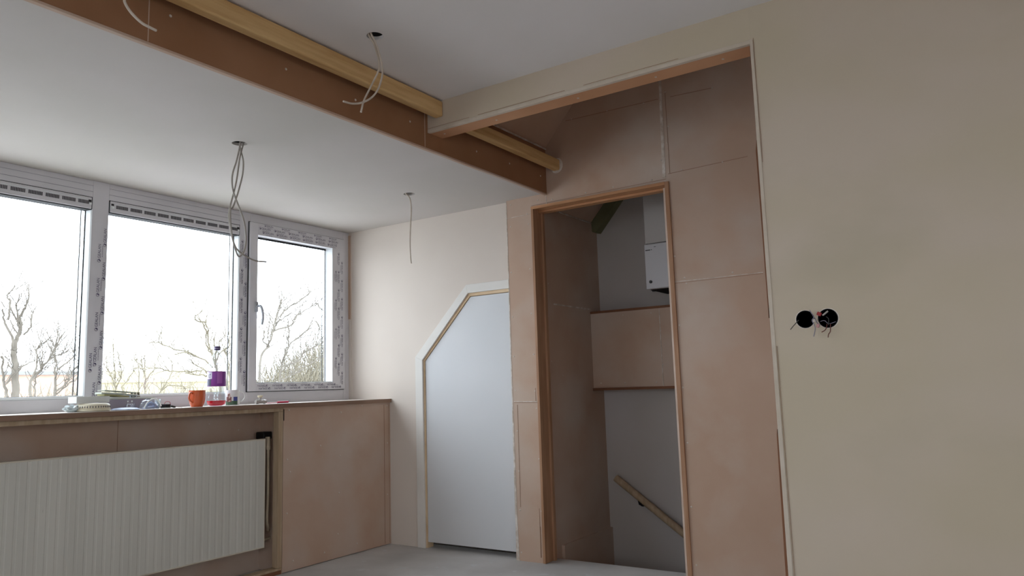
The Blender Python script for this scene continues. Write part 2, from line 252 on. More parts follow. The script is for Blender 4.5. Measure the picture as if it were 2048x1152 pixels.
TREES = {'T1': [([(-20.0,8.43,1.05),(-20.0,8.42,1.53),(-20.0,8.38,2.01),(-20.0,8.34,2.23)],0.078,0.055),([(-20.0,8.34,2.23),(-20.0,8.25,2.55),(-20.0,8.17,2.95),(-20.0,8.02,3.21)],0.031,0.016),([(-20.0,8.17,2.95),(-20.0,8.17,3.35),(-20.0,8.18,3.57),(-20.0,8.24,3.81)],0.023,0.009),([(-20.0,8.19,3.48),(-20.0,8.28,3.28),(-20.0,8.39,2.99)],0.016,0.016),([(-20.0,8.34,2.23),(-20.0,8.42,2.49),(-20.0,8.47,2.82),(-20.0,8.5,3.11),(-20.0,8.55,3.38),(-20.0,8.52,3.86)],0.055,0.011),([(-20.0,8.45,2.8),(-20.0,8.41,3.29),(-20.0,8.39,3.62)],0.023,0.009),([(-20.0,8.52,2.61),(-20.0,8.63,2.81),(-20.0,8.73,3.12),(-20.0,8.85,3.35)],0.023,0.008),([(-20.0,8.26,1.12),(-20.0,8.23,1.46),(-20.0,8.17,1.76),(-20.0,8.05,2.11)],0.031,0.02),([(-20.0,8.4,1.59),(-20.0,8.5,1.79),(-20.0,8.66,1.92),(-20.0,8.85,2.02)],0.027,0.009),([(-20.0,8.42,2.64),(-20.0,8.27,2.85),(-20.0,8.25,2.97)],0.016,0.008),([(-20.0,8.23,1.46),(-20.0,8.31,1.71),(-20.0,8.28,1.91)],0.023,0.012)],'T2': [([(-18.0,7.89,1.04),(-18.0,7.88,1.44),(-18.0,8.07,1.7),(-18.0,8.22,1.94),(-18.0,8.35,2.2),(-18.0,8.49,2.5)],0.028,0.011),([(-18.0,7.88,1.44),(-18.0,7.97,1.86),(-18.0,8.02,2.14),(-18.0,8.08,2.33)],0.018,0.007),([(-18.0,8.22,1.94),(-18.0,8.28,2.14),(-18.0,8.23,2.37)],0.014,0.007),([(-18.0,8.07,1.7),(-18.0,8.02,1.91),(-18.0,8.08,2.14)],0.014,0.007),([(-18.0,8.22,1.94),(-18.0,8.41,2.01),(-18.0,8.62,2.15)],0.014,0.006),([(-18.0,7.99,1.03),(-18.0,8.02,1.42),(-18.0,8.06,1.69)],0.018,0.011)],'T2b': [([(-19.0,8.85,1.02),(-19.0,8.85,1.44),(-19.0,8.85,1.7),(-19.0,8.83,2.12)],0.03,0.011),([(-19.0,8.85,1.7),(-19.0,9.06,1.91),(-19.0,9.22,2.07),(-19.0,9.39,2.22)],0.019,0.007),([(-19.0,8.84,1.19),(-19.0,9.09,1.48),(-19.0,9.3,1.73),(-19.0,9.44,1.98)],0.022,0.009),([(-19.0,9.09,1.48),(-19.0,9.3,1.61),(-19.0,9.48,1.76)],0.015,0.007),([(-19.0,8.84,1.14),(-19.0,9.19,1.43),(-19.0,9.49,1.59)],0.019,0.007),([(-19.0,8.84,1.91),(-19.0,8.71,2.15),(-19.0,8.68,2.32)],0.011,0.006)],'T3': [([(-15.0,10.58,0.9),(-15.0,10.49,1.36),(-15.0,10.38,1.72),(-15.0,10.31,1.92),(-15.0,10.2,2.2),(-15.0,10.18,2.48),(-15.0,10.1,2.66)],0.029,0.007),([(-15.0,10.22,1.47),(-15.0,10.01,1.57),(-15.0,9.66,1.54),(-15.0,9.24,1.55),(-15.0,9.03,1.61),(-15.0,8.44,1.61)],0.015,0.006),([(-15.0,10.39,1.41),(-15.0,10.16,1.52),(-15.0,10.0,1.68),(-15.0,9.77,1.82)],0.014,0.006),([(-15.0,10.33,1.64),(-15.0,10.1,1.79),(-15.0,9.76,1.94),(-15.0,9.35,2.06),(-15.0,9.02,2.15),(-15.0,8.76,2.14)],0.016,0.006),([(-15.0,10.31,1.89),(-15.0,10.19,2.14),(-15.0,10.05,2.38)],0.012,0.006),([(-15.0,10.39,1.72),(-15.0,10.36,2.03),(-15.0,10.23,2.29)],0.011,0.005),([(-15.0,10.38,1.64),(-15.0,10.55,1.94),(-15.0,10.66,2.1),(-15.0,10.78,2.26),(-15.0,10.71,2.5)],0.012,0.005),([(-15.0,9.76,1.94),(-15.0,9.57,1.95),(-15.0,9.42,1.9)],0.008,0.004),([(-15.0,10.1,2.66),(-15.0,9.93,2.69),(-15.0,9.77,2.8)],0.007,0.004),([(-15.0,10.18,2.42),(-15.0,10.04,2.6),(-15.0,9.95,2.8)],0.006,0.004),([(-15.0,10.2,1.45),(-15.0,9.95,1.47),(-15.0,9.65,1.49)],0.011,0.005)],'T3b': [([(-17.0,12.29,0.88),(-17.0,12.25,1.27),(-17.0,12.15,1.65),(-17.0,12.1,2.05),(-17.0,12.0,2.24)],0.023,0.008),([(-17.0,12.25,1.3),(-17.0,12.24,1.53),(-17.0,12.27,1.86)],0.013,0.005)],'T4': [([(-22.0,11.95,0.98),(-22.0,11.93,1.31),(-22.0,11.88,1.9),(-22.0,11.79,2.78)],0.021,0.009),([(-22.0,11.93,1.31),(-22.0,11.8,1.75),(-22.0,11.6,2.07)],0.017,0.009),([(-22.0,11.93,1.31),(-22.0,12.11,1.75),(-22.0,11.89,2.41)],0.019,0.009)],'T4b': [([(-23.0,13.22,0.95),(-23.0,13.21,1.31),(-23.0,13.2,1.94),(-23.0,13.11,2.24)],0.023,0.009),([(-23.0,12.75,1.01),(-23.0,12.74,1.35),(-23.0,12.95,1.67),(-23.0,13.07,1.97)],0.018,0.008)],'T4c': [([(-21.0,12.26,0.95),(-21.0,12.25,1.25),(-21.0,12.23,1.86),(-21.0,12.2,2.25)],0.023,0.008),([(-21.0,12.24,1.53),(-21.0,12.46,1.81),(-21.0,12.56,2.08)],0.013,0.006),([(-21.0,12.24,1.67),(-21.0,12.12,1.96),(-21.0,12.13,2.22)],0.011,0.006)],'T4d': [([(-20.0,12.04,0.94),(-20.0,12.15,1.2),(-20.0,12.33,1.47),(-20.0,12.47,1.75),(-20.0,12.43,2.06)],0.016,0.007),([(-20.0,12.15,1.2),(-20.0,12.41,1.35),(-20.0,12.79,1.27),(-20.0,12.95,1.2)],0.012,0.006)],'T5': [([(-14.0,10.81,0.99),(-14.0,10.86,1.84),(-14.0,11.04,2.06),(-14.0,11.17,2.42),(-14.0,11.26,2.74),(-14.0,11.35,3.01),(-14.0,11.49,3.28)],0.027,0.005),([(-14.0,11.2,2.44),(-14.0,11.36,2.64),(-14.0,11.56,2.83)],0.011,0.005),([(-14.0,11.17,2.42),(-14.0,11.59,2.59),(-14.0,11.83,2.77),(-14.0,12.31,3.05),(-14.0,12.47,3.17)],0.012,0.004),([(-14.0,11.35,2.75),(-14.0,11.65,2.98),(-14.0,12.02,3.26),(-14.0,12.25,3.46)],0.008,0.004),([(-14.0,11.04,2.06),(-14.0,10.92,2.22),(-14.0,10.91,2.44)],0.008,0.004),([(-14.0,12.47,3.17),(-14.0,12.57,3.03),(-14.0,12.73,3.0)],0.005,0.003)],'T5b': [([(-15.0,12.14,0.85),(-15.0,12.19,1.34),(-15.0,12.23,1.66),(-15.0,12.29,1.85),(-15.0,12.43,2.18),(-15.0,12.79,2.43),(-15.0,13.33,2.86)],0.023,0.008),([(-15.0,12.43,2.18),(-15.0,12.39,2.39),(-15.0,12.45,2.81)],0.012,0.006),([(-15.0,12.23,1.66),(-15.0,12.68,1.81),(-15.0,13.1,2.11),(-15.0,13.69,2.35)],0.02,0.007),([(-15.0,12.8,1.55),(-15.0,13.1,1.74),(-15.0,13.69,1.94)],0.011,0.006),([(-15.0,13.33,2.86),(-15.0,13.4,2.69),(-15.0,13.5,2.43)],0.007,0.004),([(-15.0,12.19,1.34),(-15.0,12.8,1.55)],0.012,0.011)]}

# ================================================================== ROOM SHELL
XW, XQ, XB = -3.875, -3.48, -2.197          # window frame face, ledge front, fascia
YN, YN2, YF, Y3 = 2.633, 2.743, 3.717, 3.749
ZD, ZM, ZH = 2.121, 2.333, 2.200
YB = -2.6                                   # wall behind the camera
XR = 3.3

struct(B(-3.95, XR+.1, YB-.1, 3.86, -.2, 0), 'floor', 'floor', 'dusty grey screed floor with white plaster splashes')

# dormer ceiling with two cut-outs, and the higher main ceiling with two
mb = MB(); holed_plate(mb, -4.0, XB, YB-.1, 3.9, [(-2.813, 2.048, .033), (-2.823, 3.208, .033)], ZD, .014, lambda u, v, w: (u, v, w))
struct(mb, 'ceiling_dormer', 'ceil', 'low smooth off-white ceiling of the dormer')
struct(MB().box(-4.0, -2.215, YB-.1, 3.9, ZD+.16, ZD+.2), 'ceiling_dormer_blocker', 'void', 'dark sheet added above the dormer ceiling to block the sky')  # added light blocker: keeps the ceiling cavity dark
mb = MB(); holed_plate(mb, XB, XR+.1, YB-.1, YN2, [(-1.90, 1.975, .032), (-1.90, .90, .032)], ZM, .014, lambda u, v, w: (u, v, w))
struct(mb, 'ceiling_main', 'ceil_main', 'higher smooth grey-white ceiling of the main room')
struct(MB().box(XB-.3, XR+.1, YB-.1, YN2, ZM+.16, ZM+.2), 'ceiling_main_blocker', 'void', 'dark sheet added above the main ceiling to block the sky')  # added light blocker: shuts the sky out above the main room

# fascia between the two ceilings
f = struct(MB().box(XB-.016, XB, YB, YF, ZD-.005, 2.393), 'trim_1', 'fascia', 'dark brown board fascia between low and high ceiling')
MB().box(XB-.016, XB+.003, YB, YF, ZD-.011, ZD-.002).build('lower_edge', 'mdf', f, bevel=.002)
j = MB()
for y in (1.253, 2.612, -.1): j.box(XB, XB+.0012, y-.0016, y+.0016, ZD, 2.33)
j.build('board_joint', 'mdf', f)
dots(f, SCREWS_FASCIA, 'x', 1)

# window wall: knee wall, ends, band over the windows
kw = struct(MB().prism([(-4.0, 0), (-3.70, 0), (-3.70, .912), (-4.0, .912)], YB, 3.79), 'wall_left', 'mdf', 'brown board knee wall behind the radiator')
MB().box(-3.70, -3.6985, 2.025, 2.027, .30, .912).build('board_joint', 'mdf_seam', kw)
dots(kw, SCREWS_NICHE, 'x', 1)
cl = struct(MB().box(-3.70, -3.4955, 2.868, Y3, .004, .914), 'wall_left_cladding', 'mdf', 'brown board boxing beside the radiator niche under the window ledge')
MB().box(-3.4955, -3.4945, 3.690, 3.693, .01, .90).box(-3.4955, -3.4945, 3.735, 3.7362, .01, .90).build('board_joint', 'mdf_seam', cl)
MB().box(-3.4955, -3.4935, 2.868, 2.8725, .84, .905).build('slot', 'void', cl)
dots(cl, SCREWS_CLADDING, 'x', 1)
WBX = (-1.2, .8, 1.0, 2.02)          # opening x0, x1, z0, z1 in the wall behind
WSY = (-1.8, .6, .95, 2.05)          # opening y0, y1, z0, z1 in the side wall
def pierced(a0, a1, o, put):
    mb = MB()
    for u0, u1, z0, z1 in ((a0, o[0], -.1, ZM+.1), (o[1], a1, -.1, ZM+.1), (o[0], o[1], -.1, o[2]), (o[0], o[1], o[3], ZM+.1)): put(mb, u0, u1, z0, z1)
    return mb
def frame_pane(n, label, o, put, loc):
    w_ = thing('window_%d' % n, label, 'window', loc, kind='structure'); f_ = MB(); k = 3; step = (o[1]-o[0])/k
    for i in range(k+1): put(f_, o[0]+i*step-.035, o[0]+i*step+.035, o[2], o[3], .03, .09)
    put(f_, o[0], o[1], o[2], o[2]+.06, .03, .09); put(f_, o[0], o[1], o[3]-.06, o[3], .03, .09)
    f_.build('frame', 'upvc', w_); g_ = MB(); put(g_, o[0], o[1], o[2], o[3], .058, .061); g_.build('pane', 'glass', w_)
frame_pane(7, 'unseen wide window behind the viewer, added as fill light', WBX, lambda mb, a, c, d, e, p, q: mb.box(a, c, YB-q, YB-p, d, e), (0, YB, .9))  # added out of view: its daylight lifts the header and facing walls
frame_pane(8, 'unseen wide window to the right of the viewer, added as fill light', WSY, lambda mb, a, c, d, e, p, q: mb.box(XR+p, XR+q, a, c, d, e), (XR, 0, .9))  # added out of view: its daylight lifts the boxing and main ceiling
struct(pierced(-4.0, XR+.1, WBX, lambda mb, a, c, d, e: mb.box(a, c, YB-.1, YB, d, e)), 'wall_behind', 'wall', 'plain plaster wall behind the viewer')
struct(pierced(YB, YN, WSY, lambda mb, a, c, d, e: mb.box(XR, XR+.1, a, c, d, e)), 'wall_side', 'wall', 'plain plaster wall to the right of the viewer')

# far white wall with the opening for the knee door
poly = [(-4.0, 0), (-3.197, 0), (-3.197, 1.184), (-2.816, 1.586), (-2.45, 1.586), (-2.45, ZD), (-4.0, ZD)]
struct(MB().prism(poly, Y3, Y3+.05), 'wall_far', 'wall', 'smooth white end wall with the slanted cupboard opening')
struct(MB().box(-4.0, -3.90, 3.742, 3.95, 0, ZD+.2).box(-4.0, -2.37, 4.0, 4.05, -.1, ZD+.2).box(-4.0, -2.37, Y3, 4.0, ZD+.02, ZD+.06), 'wall_far_backing', 'void', 'dark backing added behind the cupboard to block light')  # added to stop outside light reaching the cupboard opening

# door wall of brown board
poly = [(-2.4915, 0), (-2.306, 0), (-2.306, 2.054), (-1.437, 2.054), (-1.437, 0), (-.30, 0), (-.30, 3.45), (-2.2, 3.45), (-2.2, ZD), (-2.488, ZD)]
dw = struct(MB().prism(poly, YF, YF+.095), 'wall_door', 'mdf', 'brown board wall around the tall doorway')
jn = MB(); Y = YF-.0010
for x0, z0, x1, z1, h in [(-2.488, 2.011, -2.318, 2.014, .0030), (-2.476, .905, -2.309, .902, .0040), (-1.437, 1.511, -.98, 1.511, .0034), (-2.202, 2.056, -2.202, ZD, .003)]:
    L = math.hypot(x1-x0, z1-z0); jn.obox(((x0+x1)/2, Y, (z0+z1)/2), (L, .002, h), ry=-math.atan2(z1-z0, x1-x0))
jn.build('filled_joint', 'filler', dw)
jd = MB()
for x0, z0, x1, z1 in [(-1.437, 2.096, -1.013, 2.107), (-2.05, 2.532, -1.47, 2.522), (-1.40, 2.518, -1.169, 2.509), (-1.437, 1.503, -.98, 1.505), (-2.306, 2.0625, -1.45, 2.0705), (-2.474, .898, -2.309, .896)]:
    L = math.hypot(x1-x0, z1-z0); jd.obox(((x0+x1)/2, Y, (z0+z1)/2), (L, .0016, .0018), ry=-math.atan2(z1-z0, x1-x0))
for x, z0, z1 in [(-2.452, .3, .885), (-2.325, .03, .30), (-2.323, .905, .98), (-1.428, 2.10, 2.56), (-2.322, .03, .20)]: jd.box(x-.0008, x+.0008, Y-.0006, Y+.001, z0, z1)
jd.build('board_joint', 'mdf_seam', dw)
MB().prism([(-1.470, 2.08), (-1.452, 2.08), (-1.444, 2.75), (-1.458, 2.75)], YF-.002, YF).build('plaster_strip', 'filler', dw)
MB().prism([(-2.4915, 0), (-2.470, .0), (-2.4780, .25), (-2.4825, .9), (-2.485, ZD), (-2.4885, ZD)], YF-.0016, YF).build('plaster_edge', 'filler', dw)
dots(dw, SCREWS_DOOR_WALL, 'y', -1)

# recess over the door: roof slope, cap, sides
struct(MB().prism([(-2.197, 2.393), (-1.30, 3.42), (-1.30, 3.47), (-2.25, 2.39)], YN2, YF), 'ceiling_slope', 'mdf', 'sloping brown board under the roof above the doorway')
MB().box(-2.198, -2.188, YN2, YF, 2.386, 2.392).build('joint_bead', 'filler', f)
struct(MB().box(-1.35, -.25, YN2, YF+.1, 3.43, 3.47), 'ceiling_recess', 'mdf', 'board top of the recess above the doorway')
struct(MB().box(-.40, -.30, YN2, YF, 0, 3.45), 'wall_recess_side', 'mdf', 'brown board side of the recess')
struct(MB().box(-2.3, -.25, YN2-.04, YN2, ZM+.02, 3.45), 'wall_recess_front', 'mdf', 'brown board above the header')

# header and right wall (fresh plaster) with two round socket holes
H1, H2 = (-.567, 1.185, .0305), (-.4955, 1.183, .0325)
mb = MB(); holed_plate(mb, -.675, XR, 0, ZM, [H1, H2], YN, .012, lambda u, v, w: (u, w, v))
mb.box(-.675, -.640, YN+.0005, YN2, 0, ZM); mb.box(XR-.05, XR, YN+.001, YN2, 0, ZM); mb.box(-.675, XR, YN+.065, YN2, 0, ZM)
mb.box(XB, -.6751, YN, YN2, ZH, ZM+.03)
wr = struct(mb, 'wall_right', 'fresh', 'freshly plastered right wall and header, still drying in patches')
MB().box(XB, -.676, YN+.018, YN2, ZH-.004, ZH).build('soffit_board', 'soffit', wr)
MB().box(XB, -.675, YN-.0015, YN+.0175, ZH-.0055, ZH+.010).build('plaster_lip', 'bead_plaster', wr, bevel=.002)
MB().prism([(-.688, 0), (-.672, 0), (-.668, ZH+.006), (-.679, ZH+.012)], YN-.0025, YN+.01).build('corner_bead', 'bead_plaster', wr, bevel=.001)
MB().prism([(-.6905, 1.80), (-.6850, 1.84), (-.6845, 1.30), (-.6900, 1.20)], YN+.012, YN+.03).prism([(-.700, .0), (-.6840, .0), (-.6852, .79), (-.6875, .82), (-.6900, .80)], YN+.0, YN+.012).prism([(-.6840, ZH), (-.679, ZH), (-.679, .0), (-.6840, .0)], YN+.011, YN2).build('bare_edge', 'mdf_dark', wr)
MB().box(XB, -1.95, YN-.0018, YN-.0004, ZH+.0135, ZH+.0143).box(-1.9, -1.45, YN-.0018, YN-.0004, ZH+.0135, ZH+.0146).box(-1.36, -.95, YN-.0018, YN-.0004, ZH+.0138, ZH+.0148).box(-.6665, -.6655, YN-.0022, YN-.0004, 1.75, ZH+.012).box(-.6668, -.6660, YN-.0022, YN-.0004, .2, 1.1).build('bead_line', 'mdf_seam', wr)
dots(wr, SCREWS_SOFFIT, 'z', -1)

# stairwell behind the doorway
XL, YS, YX = -2.310, 4.565, 3.812
sl = struct(MB().box(XL-.05, XL, YX, YS+.05, -2.6, 2.12), 'wall_stair_left', 'mdf', 'brown board left wall of the dark stairwell')
MB().box(XL, XL+.003, 3.94, 4.42, 1.482, 1.491).build('filled_joint', 'filler', sl)
MB().box(XL, XL+.004, 4.0, 4.50, 2.080, 2.088).build('top_joint', 'filler', sl)
dots(sl, SCREWS_STAIR, 'x', 1, r=.004)
MB().box(XL, XL+.018, 3.93, YS-.0, -2.6, .060).build('stringer', 'mdf', sl)
struct(MB().box(XL-.05, -.25, YS, YS+.05, -2.6, 3.4), 'wall_stair_back', 'stairwhite', 'white plaster back wall of the stairwell')
struct(MB().box(-.35, -.25, YX, YS, -2.6, 3.4), 'wall_stair_right', 'stairwhite', 'white plaster right wall of the stairwell')
struct(MB().box(XL, -.35, 3.86, YS, -2.65, -2.6).box(XL, -.35, 3.86, 3.90, -2.6, -.02), 'floor_stair', 'mdf', 'bottom of the stairwell')
struct(MB().prism([(-2.31, 2.091), (-1.15, 3.40), (-1.15, 3.46), (-2.40, 2.06)], YX, YS), 'ceiling_stair', 'mdf', 'sloping brown board ceiling over the stairwell')
struct(MB().box(-1.2, -.25, YX, YS+.05, 3.39, 3.43), 'ceiling_stair_top', 'mdf', 'top of the stairwell')
struct(MB().prism([(-2.309, 2.093), (-2.306, 2.024), (-2.277, 2.018), (-1.30, 3.135), (-1.30, 3.232)], 4.49, YS), 'trim_2', 'mint', 'pale green board edging under the stairwell roof slope')
bh = struct(MB().box(XL, -.35, 4.42, YS, .958, 1.455), 'wall_stair_bulkhead', 'mdf', 'brown board bulkhead across the stairwell')
MB().box(XL+.001, -.36, 4.412, YS-.01, 1.455, 1.470).box(XL+.001, -.36, 4.405, 4.42, .950, .966).build('edge_board', 'mdf_dark', bh)
MB().obox((-1.823, 4.419, 1.205), (.004, .003, .49)).build('filled_joint', 'filler', bh)
dots(bh, SCREWS_BULKHEAD, 'y', -1, r=.0048)

# ================================================================== DOORWAY FRAME
df = thing('door_1', 'reddish-brown wooden frame of the tall doorway to the stairs', 'door frame', (-1.87, YF, 0), kind='structure')
MB().box(-2.307, -2.291, YF-.009, YF+.105, .001, 2.040).build('jamb', 'jamb', df, bevel=.0012)
MB().box(-1.459, -1.436, YF-.009, YF+.105, .001, 2.054).build('jamb', 'jamb', df, bevel=.0012)
MB().box(-2.307, -1.459, YF-.009, YF+.105, 2.038, 2.055).build('head', 'head_wood', df, bevel=.0012)
MB().box(-2.291, -2.279, YF+.078, YF+.10, .001, 2.026).build('stop', 'jamb', df)
MB().box(-1.474, -1.459, YF+.006, YF+.03, .001, 2.026).build('stop', 'stop', df)['label'] = 'pale primed lath'
MB().box(-2.291, -1.459, YF+.055, YF+.10, 2.026, 2.038).build('stop', 'head_wood', df)
dots(df, SCREWS_JAMB, 'x', 1, r=.004)

# ================================================================== KNEE DOOR
kd = thing('door_2', 'white low cupboard door with slanted top left corner in white casing', 'door', (-2.85, Y3, 0), kind='structure')
out = [(-3.257, .0), (-3.257, 1.204), (-2.826, 1.640), (-2.492, 1.640)]
inn = [(-3.197, .0), (-3.197, 1.182), (-2.814, 1.585), (-2.492, 1.585)]
names = ['casing_upright', 'casing_slant', 'casing_top']
for i in range(3):
    e = .0006 if i else 0
    MB().prism([out[i], out[i+1], inn[i+1], inn[i]], Y3-.013, Y3-.0002).build(names[i], 'white_trim', kd, bevel=.0015)
inn2 = [(-3.187, .0), (-3.187, 1.176), (-2.808, 1.566), (-2.492, 1.566)]
inn3 = [(-3.197, .0), (-3.197, 1.184), (-2.816, 1.586), (-2.47, 1.586)]
for i in range(3): MB().prism([inn3[i], inn3[i+1], inn2[i+1], inn2[i]], Y3+.0, Y3+.060).build('lining', 'lining', kd)
MB().prism([(-3.186, .036), (-3.186, 1.174), (-2.807, 1.563), (-2.47, 1.563), (-2.47, .036)], Y3+.007, Y3+.042).build('door_panel', 'white_door', kd, bevel=.001)

# ================================================================== WINDOWS
def text2d(s, size):
    cu = bpy.data.curves.new('t', 'FONT'); cu.body = s; cu.size = size; cu.space_character = .95
    o = bpy.data.objects.new('t', cu); me = bpy.data.meshes.new_from_object(o)
    v = [(p.co.x, p.co.y) for p in me.vertices]; f_ = [tuple(p.vertices) for p in me.polygons]
    bpy.data.objects.remove(o); bpy.data.curves.remove(cu); bpy.data.meshes.remove(me); return v, f_
def film_unit():
    """ring mark with a filled wedge, then the word; in (u, v), length about .105"""
    v, f_ = text2d('GEALAN', .0205); v = [(a+.0205, b-.0069) for a, b in v]; v2 = list(v); f2 = list(f_)
    N = 20; n = len(v2)
    for j in range(N):
        t = 2*math.pi*j/N; v2 += [(.0085*math.cos(t)+.0085, .0085*math.sin(t)), (.0064*math.cos(t)+.0085, .0064*math.sin(t))]
    f2 += [(n+2*j, n+2*((j+1) % N), n+2*((j+1) % N)+1, n+2*j+1) for j in range(N)]
    n = len(v2); v2.append((.0085, -.001))
    for j in range(9): t = math.radians(-100+j*18); v2.append((.0085+.0066*math.cos(t), .0066*math.sin(t)))
    f2 += [(n, n+1+j, n+2+j) for j in range(8)]
    return v2, f2
FILM = film_unit()
def film(parent, x, spots, name='film_print'):
    """spots: (y, z, angle, scale); printed film lettering lying on the face at x, read from inside the room"""
    mb = MB(); soft = MB()
    for (y, z, a, s) in spots:
        ca, sa = math.cos(a), math.sin(a); n = len(mb.v)
        mb.v += [(x, y + s*(u*ca - v*sa), z + s*(u*sa + v*ca)) for u, v in FILM[0]]
        mb.f += [tuple(n+i for i in q) for q in FILM[1]]
        for k in range(7):     # faint small line under the word
            u0, u1, v0 = .030+k*.0085, .0355+k*.0085, -.0175
            p = [(u0, v0), (u1, v0), (u1, v0+.0035), (u0, v0+.0035)]; n = len(soft.v)
            soft.v += [(x, y + s*(u*ca - v*sa), z + s*(u*sa + v*ca)) for u, v in p]; soft.f.append((n, n+1, n+2, n+3))
    me = mb.build(name, 'print', parent); soft.build('small_print', 'print_soft', parent)

def fixed_window(n, y0, y1, label, vis=True, mull=.084):
    """fixed pane: mullion [y0, y0+mull], pane [y0+mull, y1]"""
    w_ = thing('window_%d' % n, label, 'window', (XW, (y0+y1)/2, .94), kind='structure')
    a, b = y0+mull, y1; D = -3.945
    MB().box(D, XW, y0, a, .938, ZD-.001).box(D, XW, a, b, 2.032, ZD-.001).box(D, XW, a, b, .938, 1.000).box(D, XW-.004, a, b, 1.0, 1.008) \
        .build('frame', 'upvc', w_, bevel=.0015)
    MB().box(D+.01, XW+.001, a, b, 2.060, 2.0615).box(D+.01, XW+.001, a, b, 2.092, 2.093).build('frame_line', 'print_soft', w_)
    MB().prism([(XW, b), (XW-.005, b-.006), (-3.915, b-.012), (-3.915, b)], 1.0, 1.968, 'z').build('bead', 'bead', w_)
    MB().prism([(XW, a), (XW-.005, a+.002), (-3.915, a+.012), (-3.915, a)], 1.0, 1.968, 'z').build('bead', 'bead', w_)
    MB().box(-3.915, XW-.003, a+.002, b-.002, 1.0, 1.0145).build('bead', 'bead', w_, bevel=.003)
    g = MB()
    g.box(-3.919, -3.9155, a+.010, a+.0145, 1.014, 1.97).box(-3.919, -3.9155, b-.0165, b-.011, 1.012, 1.97).box(-3.919, -3.9155, a+.012, b-.012, 1.0135, 1.0165)
    g.box(-3.942, -3.938, b-.026, b-.022, 1.012, 1.97)
    g.build('gasket', 'gasket', w_)
    MB().box(-3.927, -3.924, a+.004, b-.004, 1.003, 1.972).build('pane', 'glass', w_)
    # slotted ventilation profile along the top
    v = MB().box(-3.935, XW+.006, a+.006, b-.007, 1.9685, 2.0275).build('vent_grille', 'upvc', w_, bevel=.002)
    MB().box(-3.93, XW-.002, a+.0005, b-.0005, 1.9635, 2.0318).build('vent_seal', 'gasket', v)
    MB().box(XW+.006, XW+.0085, a+.03, b-.03, 2.0125, 2.0145).build('vent_ridge', 'bead', v)
    s = MB(); y = a+.036; x = XW+.0065
    while y < b-.06:
        for k in range(9): s.box(x-.001, x+.0008, y+k*.0072, y+k*.0072+.0052, 1.9905, 2.0085)
        y += .0776
    s.build('slots', 'slot', v)
    for yy in (a+.016, b-.017):
        MB().box(x-.002, x+.001, yy-.007, yy+.007, 2.004, 2.014).build('end_mark', 'black', v)
        MB().box(x-.002, x+.004, yy-.004, yy+.008, 1.988, 1.999).build('latch', 'bead', v, bevel=.001)
    return w_
w1 = fixed_window(1, .976, 1.946, 'left fixed window with vent strip, bare trees behind it')
w2 = fixed_window(2, 1.946, 2.835, 'middle fixed window with vent strip, printed film on its left post')
for k in range(3): fixed_window(4+k, .976-.97*(k+1), .976-.97*k, 'fixed window further along the dormer')
struct(MB().box(-3.95, -3.85, YB, .976-.97*3, .9, ZD), 'wall_left_end', 'wall', 'plaster beyond the windows')
struct(MB().box(-4.0, -3.85, 3.744, 3.79, .9, ZD), 'wall_left_corner', 'wall', 'plaster in the far corner')
U = math.pi/2
film(w2, XW+.0012, [(2.016, 1.885-.178*k-.105, U, 1.) for k in range(5)] + [(1.990, 1.800-.178*k-.105, U, 1.) for k in range(5)] + [(1.968, 1.13, U, 1.)])

w3 = thing('window_3', 'hinged window with silver handle and film print all round its sash', 'window', (XW, 3.29, .94), kind='structure')
MB().box(-3.945, XW, 2.835, 2.915, .938, ZD-.001).box(-3.945, XW, 3.690, 3.743, .938, ZD-.001).box(-3.945, XW, 2.915, 3.690, 2.055, ZD-.001).box(-3.945, XW, 2.915, 3.690, .938, 1.020) \
    .build('frame', 'upvc', w3, bevel=.0015)
sash = MB()
SX0, SX1 = -3.94, -3.855
sash.box(SX0, SX1, 2.899, 2.955, 1.013, 2.061).box(SX0, SX1, 3.572, 3.686, 1.013, 2.061).box(SX0, SX1, 2.955, 3.572, 1.985, 2.061).box(SX0, SX1, 2.955, 3.572, 1.013, 1.060)
sh = sash.build('sash', 'upvc', w3, bevel=.002)
MB().box(XW+.0005, XW+.006, 2.8945, 2.92, 1.0085, 2.0655).box(XW+.0005, XW+.006, 3.66, 3.6900, 1.0085, 2.0655).box(XW+.0005, XW+.006, 2.92, 3.66, 2.03, 2.0655).box(XW+.0005, XW+.006, 2.92, 3.66, 1.0085, 1.04).build('sash_shadow_line', 'gasket', w3)  # black strips stand in for the gap and shadow line round the sash
MB().prism([(SX1-.001, 3.572), (-3.91, 3.560), (-3.91, 3.574)], 1.06, 1.985, 'z').build('bead', 'bead', sh)
MB().box(-3.91, SX1-.004, 2.955, 3.572, 1.060, 1.0665).build('bead', 'bead', sh)
MB().box(-3.914, -3.910, 2.955, 3.562, 1.972, 1.986).box(-3.914, -3.910, 3.5535, 3.5575, 1.06, 1.98).box(-3.914, -3.910, 2.955, 3.562, 1.0655, 1.0685).box(-3.935, -3.931, 3.546, 3.549, 1.06, 1.98).build('gasket', 'gasket', sh)
MB().box(-3.926, -3.922, 2.95, 3.575, 1.055, 1.99).build('pane', 'glass', sh)
